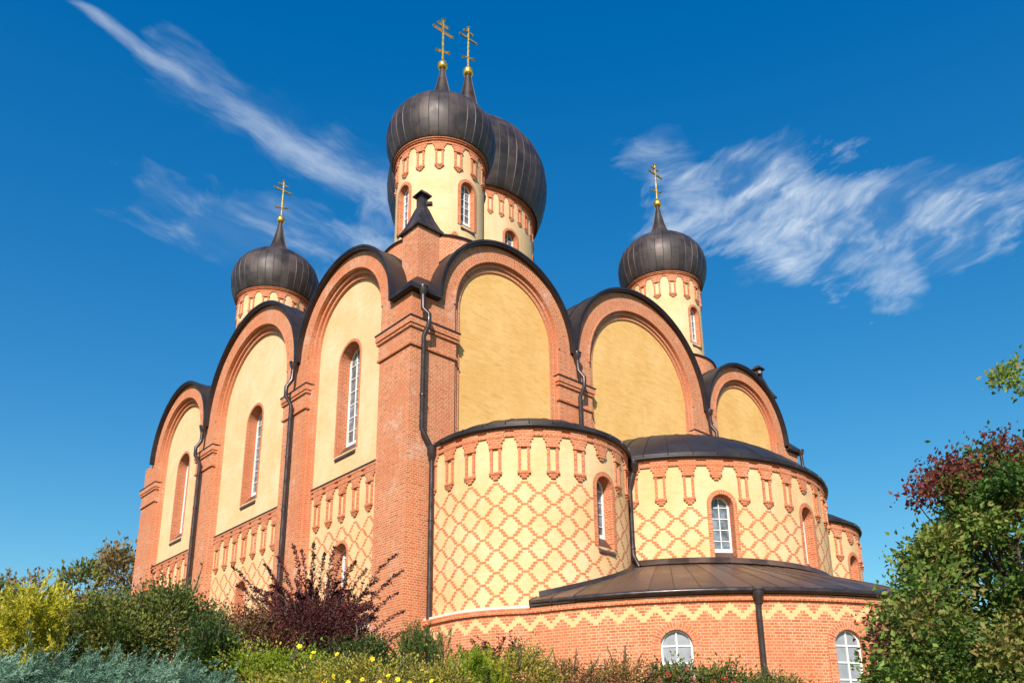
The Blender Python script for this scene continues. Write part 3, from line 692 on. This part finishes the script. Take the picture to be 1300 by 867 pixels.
# ------------------------------------------------------------------ plants
def leaf_mat(name, cols, trans=.35, rough=.55):
    m = bpy.data.materials.new(name); m.use_nodes = True; t = m.node_tree; t.nodes.clear(); x = NT(t)
    uv = x.n('ShaderNodeSeparateXYZ'); x.put(uv.inputs[0], x.n('ShaderNodeUVMap').outputs[0])
    cr = x.n('ShaderNodeValToRGB'); e = cr.color_ramp.elements; n = len(cols)
    e[0].position = 0; e[0].color = (*cols[0], 1); e[1].position = 1; e[1].color = (*cols[-1], 1)
    for i in range(1, n-1): q = e.new(i/(n-1)); q.color = (*cols[i], 1)
    x.put(cr.inputs[0], uv.outputs[0])
    p = x.n('ShaderNodeBsdfPrincipled'); x.put(p.inputs['Base Color'], cr.outputs[0]); p.inputs['Roughness'].default_value = rough; p.inputs['Specular IOR Level'].default_value = .3
    tr = x.n('ShaderNodeBsdfTranslucent'); x.put(tr.inputs[0], x.mix(.5, cr.outputs[0], (.30, .34, .05), 'MULTIPLY') if False else cr.outputs[0])
    mx = x.n('ShaderNodeMixShader'); mx.inputs[0].default_value = trans; t.links.new(p.outputs[0], mx.inputs[1]); t.links.new(tr.outputs[0], mx.inputs[2])
    o = x.n('ShaderNodeOutputMaterial'); t.links.new(mx.outputs[0], o.inputs[0]); return m
def unit(a): return a/(np.linalg.norm(a, axis=-1, keepdims=True)+1e-9)
def leaves(name, pos, dirs, size, width, m, parent, base, hue, fold=.25, droop=.0):
    """one mesh of many small folded leaves; hue (0..1 per leaf) picks the leaf's own colour"""
    n = len(pos); pos = np.asarray(pos)-np.asarray(base); dirs = unit(np.asarray(dirs)); size = np.broadcast_to(size, (n,))[:, None]
    rnd = unit(RNG.normal(size=(n, 3))); side = unit(np.cross(dirs, rnd)); nor = np.cross(side, dirs)
    w_ = width*size
    b = pos; t = pos+dirs*size+nor*(-droop)*size
    mid = pos+dirs*size*.45
    l = mid+side*w_*.5+nor*fold*w_; r = mid-side*w_*.5+nor*fold*w_
    V = np.stack([b, r, t, l], 1).reshape(-1, 3)
    me = bpy.data.meshes.new(name); me.vertices.add(4*n); me.vertices.foreach_set('co', V.ravel().astype(np.float32))
    idx = np.arange(n)[:, None]*4+np.array([[0, 1, 2, 0, 2, 3]]); me.loops.add(6*n); me.loops.foreach_set('vertex_index', idx.ravel().astype(np.int32))
    me.polygons.add(2*n); me.polygons.foreach_set('loop_start', np.arange(0, 6*n, 3, dtype=np.int32))
    ul = me.uv_layers.new(name='UVMap'); h = np.clip(np.asarray(hue), .01, .99); uv = np.stack([np.repeat(h, 6), np.repeat(RNG.random(n), 6)], 1)
    ul.data.foreach_set('uv', uv.ravel().astype(np.float32)); me.materials.append(m); me.update(calc_edges=True); me.validate()
    o = bpy.data.objects.new(name, me); COL.objects.link(o); o.parent = parent; return o
M_BARK = simple('grey_brown_bark', (.11, .085, .065), .9, 0, .2, .35, 9, .4)
M_STEM = simple('reddish_stem', (.09, .045, .035), .8, 0, .2, .3, 9)
def stems(name, paths, r0, r1, m, parent, base, n=5):
    mb = MB()
    for pth in paths:
        k = len(pth); mb.tube(pth, [r0+(r1-r0)*i/(k-1) for i in range(k)], n, False)
    return mb.build(name, m, parent, True, base)
def bez(a, b, c, n=8):
    a, b, c = (np.array(q, float) for q in (a, b, c)); return [a*(1-t)**2+2*b*t*(1-t)+c*t*t for t in np.linspace(0, 1, n)]
def ground_pt(p): return np.array((p[0], p[1], zg(p[0], p[1])))
def px(d): return d/F_PX*1.06       # metres per photo pixel at distance d
GRP = 'shrubs of the garden bank'
def bush(name, label, cat, u, v, d, rx, rz, m, n=9000, ls=.05, lw=.5, clumps=60, cr=.18, hue=(.2, .8), up=.35, wisps=8, depth=1.0, foot=True):
    """leafy bush whose crown centre is seen at (u, v); rx, rz: crown half sizes in photo pixels"""
    c = at(u, v, d); k = px(d); A = np.array((rx*k, rx*k*depth, rz*k)); base = ground_pt(c)
    T = thing(name, label, cat, base)
    q = unit(RNG.normal(size=(clumps, 3))); q[:, 2] = np.where(q[:, 2] < -.55, -q[:, 2], q[:, 2])
    rad_ = RNG.uniform(.45, 1.0, clumps)**.6
    cen = c+q*A*rad_[:, None]*(1+RNG.normal(0, .10, (clumps, 1)))
    wt_ = RNG.uniform(.5, 1.5, clumps); wt_ /= wt_.sum(); which = RNG.choice(clumps, n, p=wt_)
    chue = RNG.uniform(hue[0], hue[1], clumps)
    off = RNG.normal(size=(n, 3))*(cr*A.min()*RNG.uniform(.6, 1.3, clumps)[which])[:, None]
    pos = cen[which]+off
    dr = unit(pos-c)*.8+unit(off)*.7+RNG.normal(0, .45, (n, 3))+np.array((0, 0, up))
    paths = [bez(base+RNG.normal(0, .06, 3)*(1, 1, 0), base+(ce-base)*.5+np.array((0, 0, .2*A[2])), ce, 6) for ce in cen[:max(10, clumps//2)]]
    extra_p, extra_d, extra_h = [], [], []
    for _ in range(wisps):                       # single shoots that stick out of the outline
        dd = unit(RNG.normal(size=3)+np.array((0, 0, .9))); a = c+dd*A*.8; b = a+(dd+np.array((0, 0, .5)))*A.min()*RNG.uniform(.3, .65)
        pth = bez(a, (a+b)/2+RNG.normal(0, .04, 3), b, 7); paths.append(pth)
        hh = RNG.uniform(*hue)
        for s in range(16):
            t = s/15; p_ = np.array(pth[0])*(1-t)+np.array(pth[-1])*t
            extra_p.append(p_+RNG.normal(0, ls*.2, 3)); extra_d.append(unit(b-a)*.6+RNG.normal(0, .6, 3)); extra_h.append(hh)
    if extra_p: pos = np.vstack([pos, extra_p]); dr = np.vstack([dr, extra_d])
    hu = np.concatenate([np.clip(chue[which]+RNG.normal(0, .13, n), 0, 1), extra_h]) if extra_p else np.clip(chue[which]+RNG.normal(0, .13, n), 0, 1)
    stems('stems', paths, .016, .003, M_BARK, T, base)
    leaves('foliage', pos, dr, ls*RNG.uniform(.6, 1.25, len(pos)), lw, m, T, base, hu)
    return T, c, A, base
def flowers(T, base, spots, r, m_pet, m_mid, petals=5, name='flower'):
    """each open flower a part of its own: cupped petals round a small centre"""
    for s in spots:
        s = np.array(s); mb = MB(); nrm = unit(RNG.normal(0, .45, 3)+np.array((-.55, -.65, .55))); a = unit(np.cross(nrm, (0, 0, 1.))); b = np.cross(nrm, a)
        for ring, (rr, lift, np_) in enumerate(((1.0, .15, petals), (.62, .45, petals-1))):
            for k in range(np_):
                t = 2*pi*(k+.5*ring)/np_; e = cos(t)*a+sin(t)*b; f = -sin(t)*a+cos(t)*b; R_ = r*rr
                P0 = s; P1 = s+e*R_*.55+f*R_*.42+nrm*R_*lift*.5; P2 = s+e*R_+f*R_*.22+nrm*R_*lift; P3 = s+e*R_-f*R_*.22+nrm*R_*lift; P4 = s+e*R_*.55-f*R_*.42+nrm*R_*lift*.5
                mb.poly([P0, P1, P2, P3, P4])
        o = mb.build(name, m_pet, T, False, base)
        c_ = MB(); q = s+nrm*r*.2; c_.lathe((q[0], q[1]), [(.001, q[2]-r*.2), (r*.2, q[2]), (.001, q[2]+r*.22)], 6); c_.build('flower_centre', m_mid, o, True, base)
def arching(name, label, cat, u, v, d, tips, m, per=120, ls=.035, lw=.6, spread=.10, side=12, group=None, reach=60, hue=(.2, .8), r0=.012):
    """shrub of long arching shoots; tips: where the named shoots end in the photograph"""
    c = at(u, v, d); base = ground_pt(c); k = px(d); T = thing(name, label, cat, base, group)
    paths = []
    for (a, b) in tips:
        e = at(a, b, d+RNG.uniform(-.5, .5)); mid = base*.35+e*.65; mid[:2] = base[:2]*.62+e[:2]*.38; mid[2] = max(e[2]-.15*abs(e[2]-base[2])+.05, mid[2]); paths.append(bez(base+RNG.normal(0, .08, 3)*(1, 1, 0), mid, e, 12))
    for _ in range(side):
        a = RNG.uniform(0, 2*pi); R_ = reach*k*RNG.uniform(.35, 1.0); h = (c[2]-base[2])*RNG.uniform(.6, 1.12)
        e = base+np.array((cos(a)*R_, sin(a)*R_, h)); mid = base+np.array((cos(a)*R_*.35, sin(a)*R_*.35, h*1.05)); paths.append(bez(base+RNG.normal(0, .10, 3)*(1, 1, 0), mid, e, 12))
    pos, dr, hu = [], [], []
    for pth in paths:
        pth = np.array(pth); n_ = per; t = RNG.uniform(.12, 1, n_); i = np.minimum((t*11).astype(int), 10); fr = (t*11-i)[:, None]
        p_ = pth[i]*(1-fr)+pth[i+1]*fr; tn = unit(pth[i+1]-pth[i]); sp_ = (spread*k*60*(1.15-t)**1.0)[:, None]
        out = RNG.normal(size=(n_, 3)); pos.append(p_+out*sp_*.25); dr.append(unit(out)*.9+tn*.6+np.array((0, 0, .2))); hu.append(np.clip(RNG.uniform(*hue)+RNG.normal(0, .15, n_), 0, 1))
        for _ in range(5):                       # short side twigs
            j = RNG.integers(3, 10); a0 = pth[j]; dd = unit(RNG.normal(size=3)+tn[0]*.8); a1 = a0+dd*k*RNG.uniform(8, 20)
            q = np.linspace(0, 1, 18)[:, None]; pos.append(a0+(a1-a0)*q+RNG.normal(0, .006, (18, 3))); dr.append(np.tile(dd, (18, 1))*.5+RNG.normal(0, .7, (18, 3))); hu.append(RNG.uniform(hue[0], hue[1], 18))
    pos = np.vstack(pos); dr = np.vstack(dr); hu = np.concatenate(hu)
    stems('stems', paths, r0, .003, M_STEM, T, base)
    leaves('foliage', pos, dr, ls*RNG.uniform(.6, 1.3, len(pos)), lw, m, T, base, hu); return T, base
def plumes(name, label, cat, orig, aim, m, ln=(.35, .7), needles=70, nl=.05, nw=.16, hue=(.2, .8), base=None, spread=.35, bent=.15, stem_m=None):
    """conifer made of feathery sprays: orig (N,3) roots, aim (N,3) directions"""
    base = ground_pt(orig.mean(0)) if base is None else base; T = thing(name, label, cat, base)
    pos, dr, hu, paths = [], [], [], []
    for o_, a_ in zip(orig, aim):
        a_ = unit(a_); l_ = RNG.uniform(*ln); b_ = o_+a_*l_; mid = (o_+b_)/2+np.array((0, 0, -bent*l_))+RNG.normal(0, .03, 3); pth = np.array(bez(o_, mid, b_, 6)); paths.append(pth)
        t = np.sort(RNG.uniform(.0, 1, needles)); i = np.minimum((t*5).astype(int), 4); f_ = (t*5-i)[:, None]
        p_ = pth[i]*(1-f_)+pth[i+1]*f_; tn = unit(pth[i+1]-pth[i]); pos.append(p_+RNG.normal(0, 1, (needles, 3))*(.10*l_*(1.1-t))[:, None]*spread)
        dr.append(tn*1.0+RNG.normal(0, spread, (needles, 3))); hu.append(np.clip(RNG.uniform(*hue)+.25*(t-.5)+RNG.normal(0, .08, needles), 0, 1))
    cen = orig.mean(0)
    stems('stems', [bez(base, base*.5+np.array(q[0])*.5+np.array((0, 0, .1)), q[0], 5) for q in paths[::max(1, len(paths)//16)]]+paths[::9], .008, .002, M_BARK, T, base)
    leaves('foliage', np.vstack(pos), np.vstack(dr), nl*RNG.uniform(.7, 1.4, sum(len(q) for q in pos)), nw, m, T, base, np.concatenate(hu), fold=.1); return T
G_DARK = leaf_mat('dark_green_leaf', [(.028, .055, .014), (.055, .095, .020), (.095, .14, .028), (.15, .17, .04)])
G_BUSH = leaf_mat('mixed_green_leaf', [(.040, .075, .018), (.085, .135, .026), (.14, .18, .035), (.25, .20, .05), (.21, .26, .05)])
G_LIME = leaf_mat('yellow_green_leaf', [(.11, .17, .015), (.22, .31, .02), (.36, .40, .03), (.50, .36, .05)])
G_GOLD = leaf_mat('golden_needle', [(.19, .20, .02), (.40, .38, .025), (.60, .52, .04), (.68, .62, .10)], .3)
G_BLUE = leaf_mat('blue_green_needle', [(.035, .085, .050), (.080, .165, .105), (.145, .26, .175), (.25, .38, .27)], .15)
G_PURP = leaf_mat('purple_leaf', [(.038, .012, .014), (.088, .024, .027), (.15, .038, .038), (.23, .068, .046)], .3)
G_RUST = leaf_mat('brown_red_leaf', [(.065, .042, .018), (.18, .085, .036), (.28, .13, .045), (.36, .25, .06), (.19, .21, .04)], .3)
G_OLIVE = leaf_mat('olive_yellow_leaf', [(.08, .09, .02), (.22, .22, .036), (.40, .33, .05), (.52, .42, .06), (.18, .24, .04)], .3)
G_TREE = leaf_mat('turning_tree_leaf', [(.055, .105, .022), (.110, .205, .034), (.18, .275, .045), (.26, .34, .07), (.30, .22, .07)], .4)
G_RED = leaf_mat('dark_red_leaf', [(.08, .06, .02), (.16, .05, .035), (.24, .045, .05), (.30, .13, .05)], .35)
G_AUT = leaf_mat('faded_brown_leaf', [(.15, .12, .06), (.28, .19, .085), (.33, .24, .10), (.20, .20, .07)], .3)
M_RED = simple('red_petal', (.52, .02, .05), .6, 0, .3, .2, 30); M_PINK = simple('pink_petal', (.62, .20, .25), .6, 0, .3, .2, 30)
M_YPET = simple('yellow_petal', (.80, .58, .02), .6, 0, .3, .1, 30); M_STAMEN = simple('stamen_yellow', (.55, .35, .03), .7)
RT3 = np.array(RT); UPV = np.array((0, 0, 1.)); FWH = np.array((cos(HEAD), sin(HEAD), 0))

# right: large turning shrub-tree; its clumps follow the outline seen in the photograph, spread over three metres of depth
def big_tree():
    d0 = 8.6; base = ground_pt(at(1345, 900, d0+.3)); T = thing('leafy_tree', 'large green leafy tree with dark red leaf sprays at the right of the church', 'tree', base)
    def edge(v):                                  # left outline of the crown in photo pixels
        return np.interp(v, [480, 560, 600, 640, 665, 700, 740, 780, 830, 900], [1345, 1285, 1250, 1236, 1214, 1180, 1166, 1156, 1128, 1112])
    cl = []
    while len(cl) < 250:
        v = RNG.uniform(520, 960); u = RNG.uniform(edge(v)+10, 1520)
        if v < 592 and u < 1440: continue
        cl.append((u, v, d0+RNG.uniform(-1.0, 1.7)-max(0, (u-1350))*.002, 0))
    for i in range(46):                           # twigs on the very edge
        v = RNG.uniform(600, 870); cl.append((edge(v)+RNG.uniform(-4, 8), v, d0+RNG.uniform(-.5, .6), 0))
    red = [(RNG.uniform(1168, 1232), 606+RNG.normal(0, 11)) for _ in range(20)]+[(RNG.uniform(1225, 1330), np.interp(0, [0], [0])+592+RNG.normal(0, 10)) for _ in range(22)]+[(1162+RNG.uniform(0, 20), 625+RNG.uniform(-6, 10)) for _ in range(6)]
    red = [(u, v+(-.16*(u-1200) if u > 1225 else 0), d0+RNG.uniform(-.5, .3), 1) for u, v in red]
    top = [(RNG.uniform(1263, 1345), 484+RNG.normal(0, 9)-(.15*(0)), d0+RNG.uniform(-.3, .3), 2) for _ in range(20)]
    mixg = [(u+RNG.normal(4, 8), v+RNG.normal(14, 7), d+RNG.uniform(.0, .3), 0) for u, v, d, _ in red[::3] if u > 1205]
    red += [(1118+RNG.uniform(-14, 24), 812+RNG.normal(0, 22), d0+RNG.uniform(-.6, 0), 1) for _ in range(9)]+[(RNG.uniform(1240, 1310), RNG.uniform(615, 690), d0+RNG.uniform(-.9, -.5), 1) for _ in range(3)]
    def place(cl_, n, sd, ls, m, nm, hue):
        cen = np.array([at(u, v, d) for u, v, d, _ in cl_]); which = RNG.integers(0, len(cen), n); hu = RNG.uniform(hue[0], hue[1], len(cen))
        off = RNG.normal(size=(n, 3))*sd*RNG.uniform(.6, 1.4, len(cen))[which][:, None]; off[:, 2] *= .7
        pos = cen[which]+off; dr = unit(off)*.7+RNG.normal(0, .5, (n, 3))+np.array((-.25, -.3, -.05))
        leaves(nm, pos, dr, ls*RNG.uniform(.6, 1.3, n), .62, m, T, base, np.clip(hu[which]+RNG.normal(0, .13, n), 0, 1), fold=.18, droop=.12); return cen
    c1 = place(cl+mixg, 70000, .098, .054, G_TREE, 'foliage', (.0, 1.0)); c2 = place(red, 2800, .066, .050, G_RED, 'red_foliage', (.25, .8)); c3 = place(top, 900, .055, .052, G_TREE, 'foliage', (.5, .95)); sp0 = at(1420, 560, d0); lm_top = [bez(sp0, (sp0+ce)*.5+UPV*.12, ce, 7) for ce in c3[::5]]; lm_top.append(bez(base+UPV*1.5, base*.4+sp0*.6, sp0, 8))
    tr = MB(); fork = base+np.array((.1, .1, 1.5)); tr.tube(bez(base-UPV*.2, base+UPV*.8, fork, 8), [.17, .15, .14, .13, .125, .12, .115, .11], 10, False)
    tr.build('trunk', M_BARK, T, True, base)
    lm = []; 
    for ce in list(c1[::7])+list(c2[::6]): lm.append(bez(fork+RNG.normal(0, .04, 3), fork*.5+ce*.5+UPV*.15+FWH*.35, ce+FWH*.12, 9))
    stems('branches', lm_top, .012, .004, M_BARK, T, base, 5)
    stems('branches', lm, .022, .004, M_BARK, T, base, 6)
big_tree()

# left foreground: blue-green juniper, golden conifer, bushes, then the far trees
N = 1500; uu = RNG.uniform(-70, 262, N); dd = RNG.uniform(5.4, 7.6, N)
topv = np.interp(uu, [-70, 0, 60, 150, 230, 275], [858, 850, 846, 846, 862, 876])
orig = np.array([at(a, b+16+RNG.exponential(26), c) for a, b, c in zip(uu, topv, dd)])
aim = RT3*RNG.uniform(.5, 1.2, (N, 1))+UPV*RNG.uniform(-.1, .45, (N, 1))+RNG.normal(0, .28, (N, 3))-FWH*.25
plumes('juniper_shrub', 'spreading blue green juniper with feathery needles in the lower left corner', 'shrub', orig, aim, G_BLUE, (.16, .38), 160, .026, .18, (.0, .95), spread=.62)
N = 250; uu = RNG.normal(38, 28, N); uu = np.where(uu > 78, 45, uu); tv = np.interp(uu, [-60, 0, 25, 55, 80, 95], [792, 782, 770, 755, 768, 804])
orig = np.array([at(a, b+12+RNG.exponential(32), RNG.uniform(8.6, 9.6)) for a, b in zip(uu, tv)])
aim = UPV*RNG.uniform(.3, 1, (N, 1))+RNG.normal(0, .5, (N, 3))-FWH*.3
plumes('golden_conifer', 'bright golden yellow conifer left of the dark green bushes', 'shrub', orig, aim, G_GOLD, (.15, .36), 95, .042, .22, (.1, .85), spread=.5)
bush('leafy_bush', 'dense green bush with small leaves beside the golden conifer', 'bush', 142, 826, 10.2, 62, 54, G_BUSH, 15000, .042, .6, 130, .135, (.1, 1.0))
bush('leafy_bush', 'tall dark green bush in front of the far end of the church wall', 'bush', 211, 826, 10.6, 62, 62, G_BUSH, 17000, .042, .6, 140, .135, (.0, .85))
bush('leafy_bush', 'shaded green bush right behind the tip of the juniper', 'bush', 262, 850, 9.6, 34, 42, G_DARK, 5000, .042, .55, 50, .22, (.0, .6))
bush('young_tree', 'slim young tree with sparse bright green leaves above the golden conifer', 'tree', 103, 752, 12.5, 22, 28, G_BUSH, 520, .07, .6, 16, .25, (.5, 1.0), wisps=6)
bush('berry_bush', 'thin bush with dark red leaves behind the golden conifer', 'bush', 112, 778, 12.0, 32, 18, G_RED, 700, .055, .55, 22, .3, (.2, .9), wisps=5)
bush('autumn_tree', 'brownish autumn tree standing behind the left end of the church', 'tree', 148, 735, 50, 24, 36, G_AUT, 1700, .24, .6, 60, .24, (.1, .9), wisps=14)
bush('autumn_tree', 'pale thin treetop far beyond the golden conifer', 'tree', 28, 758, 46, 32, 24, G_AUT, 500, .22, .5, 22, .3, (.3, .9), wisps=12)
T, c, A, b = bush('rose_bush', 'bush with pink flowers at the very left edge behind the golden conifer', 'bush', -14, 782, 10.9, 24, 26, G_BUSH, 1700, .05, .55, 24, .28, (.1, .7))
flowers(T, b, [at(3, 774, 10.6), at(-3, 786, 10.6), at(7, 780, 10.7)], .05, M_PINK, M_STAMEN)
bush('leafy_bush', 'low green bush filling the gap under the golden conifer', 'bush', 40, 850, 11.6, 100, 48, G_BUSH, 9000, .045, .6, 110, .16, (.1, .9))
bush('leafy_bush', 'shaded bush low behind the large tree on the right', 'bush', 1262, 880, 11.2, 95, 62, G_DARK, 8000, .05, .6, 100, .16, (.1, .9))
arching('barberry_shrub', 'single purple barberry shoot arching over the green bush', 'shrub', 214, 770, 11.6, [(178, 735), (192, 718), (206, 726)], G_PURP, 90, .036, .6, .04, 4, None, 14)
arching('barberry_shrub', 'large purple barberry with long arching shoots before the church wall', 'shrub', 400, 770, 12.0,
        [(322, 745), (335, 716), (352, 706), (372, 692), (383, 698), (398, 690), (412, 702), (425, 694), (438, 700), (452, 712), (466, 722), (480, 735), (505, 703), (512, 724), (506, 752), (514, 775), (310, 770), (300, 742), (350, 740), (440, 740), (420, 730), (375, 735), (395, 725), (295, 720), (520, 800)],
        G_PURP, 430, .033, .6, .12, 120, None, 84, (.0, .95), .006)
bush('barberry_shrub', 'dense low purple barberry at the foot of the tall arching one', 'bush', 396, 814, 11.6, 74, 42, G_PURP, 13000, .034, .55, 110, .2, (.1, .95), wisps=40)
bush('barberry_shrub', 'brown red barberry bush left of the large purple one', 'bush', 300, 822, 11.4, 62, 36, G_RUST, 7500, .038, .55, 70, .24, (.0, .5))
bush('lime_bush', 'low yellow green bush with orange tinged leaves below the purple barberry', 'bush', 340, 868, 9.4, 72, 36, G_LIME, 8000, .036, .6, 80, .22, (.1, .8))
bush('leafy_bush', 'low dark bush between the lime bush and the flowering shrub', 'bush', 455, 845, 11.0, 50, 30, G_DARK, 4500, .036, .6, 50, .24, (.0, .7))
T, c, A, b = bush('cinquefoil_shrub', 'low olive shrub dotted with yellow flowers at the bottom edge', 'shrub', 450, 886, 8.2, 98, 42, G_OLIVE, 9000, .030, .5, 90, .22, (.0, 1.0), depth=.7)
flowers(T, b, [at(u, v, 7.55+RNG.uniform(0, .25)) for u, v in [(380, 820), (398, 828), (428, 830), (395, 833), (473, 836), (403, 857), (423, 858), (465, 848), (460, 862), (442, 866), (505, 862), (493, 857), (536, 850), (520, 866), (412, 866), (482, 866), (548, 864)]], .022, M_YPET, M_STAMEN)
N = 170; uu = RNG.normal(534, 20, N); tv = np.interp(uu, [480, 500, 530, 560, 580], [838, 814, 806, 818, 850])
orig = np.array([at(a, b_+14+RNG.exponential(30), RNG.uniform(11, 12)) for a, b_ in zip(uu, tv)]); aim = UPV*1.0+RNG.normal(0, .32, (N, 3))
plumes('yew_shrub', 'upright dark green yew shrub at the corner of the church', 'shrub', orig, aim, G_DARK, (.18, .42), 100, .045, .2, (.3, 1.0), spread=.5)
N = 120; uu = RNG.normal(602, 17, N); tv = np.interp(uu, [560, 580, 600, 620, 640], [858, 838, 830, 838, 858])
orig = np.array([at(a, b_+12+RNG.exponential(24), RNG.uniform(9.6, 10.3)) for a, b_ in zip(uu, tv)]); aim = UPV*.9+RNG.normal(0, .4, (N, 3))
plumes('lime_conifer', 'small bright yellow green conifer right of the dark yew', 'shrub', orig, aim, G_LIME, (.14, .32), 110, .036, .22, (.1, .75), spread=.5)
arching('barberry_shrub', 'low purple barberry with drooping shoots between the yew and the rose bushes', 'shrub', 628, 826, 13.0, [(580, 820), (598, 812), (612, 818), (640, 810), (655, 812), (668, 820), (690, 826), (590, 836), (650, 826)], G_PURP, 150, .038, .6, .14, 22, None, 50, (.1, .8))
for (u, v, d, rx, rz, m, lab) in [(665, 868, 11.0, 40, 34, G_OLIVE, 'yellowish low bush under the drooping barberry'), (722, 882, 11.5, 48, 34, G_RUST, 'rust brown low bush left of the rose bushes'), (792, 879, 11.8, 46, 32, G_RUST, 'reddish brown bush directly beside the rose bushes'), (560, 884, 9.0, 40, 30, G_OLIVE, 'olive green bush under the dark yew'), (985, 890, 11.8, 46, 24, G_BUSH, 'low green bush below the tall brown downpipe')]:
    bush('low_bush', lab, 'bush', u, v, d, rx, rz, m, 4200, .036, .55, 60, .25, (.1, .9), wisps=14)
for (u, v, rx, fl, lab, mm) in [(862, 880, 42, [(848, 855), (838, 862), (873, 850), (866, 860), (858, 864), (880, 862)], 'rose bush with red and pink flowers under the arched window', None), (920, 884, 40, [(920, 861), (905, 866), (933, 866)], 'rose bush with dark red blooms right of the arched window', None)]:
    T, c, A, b = bush('rose_bush', lab, 'bush', u, v, 12.0, rx, 28, G_BUSH, 2600, .05, .6, 40, .28, (.1, .8), wisps=12)
    flowers(T, b, [at(q[0], q[1], 11.75) for q in fl[::2]], .048, M_RED, M_STAMEN); flowers(T, b, [at(q[0], q[1], 11.75) for q in fl[1::2]], .05, M_PINK if u < 900 else M_RED, M_STAMEN)

GROUPS = {'barberry_shrub': 'purple barberry shrubs on the bank', 'leafy_bush': 'green leafy bushes on the bank', 'low_bush': 'low mixed bushes along the church foot', 'rose_bush': 'rose bushes', 'autumn_tree': 'autumn trees beyond the church'}
for o in COL.objects:
    if o.parent is None and 'label' in o and o.name.split('.')[0] in GROUPS: o['group'] = GROUPS[o.name.split('.')[0]]
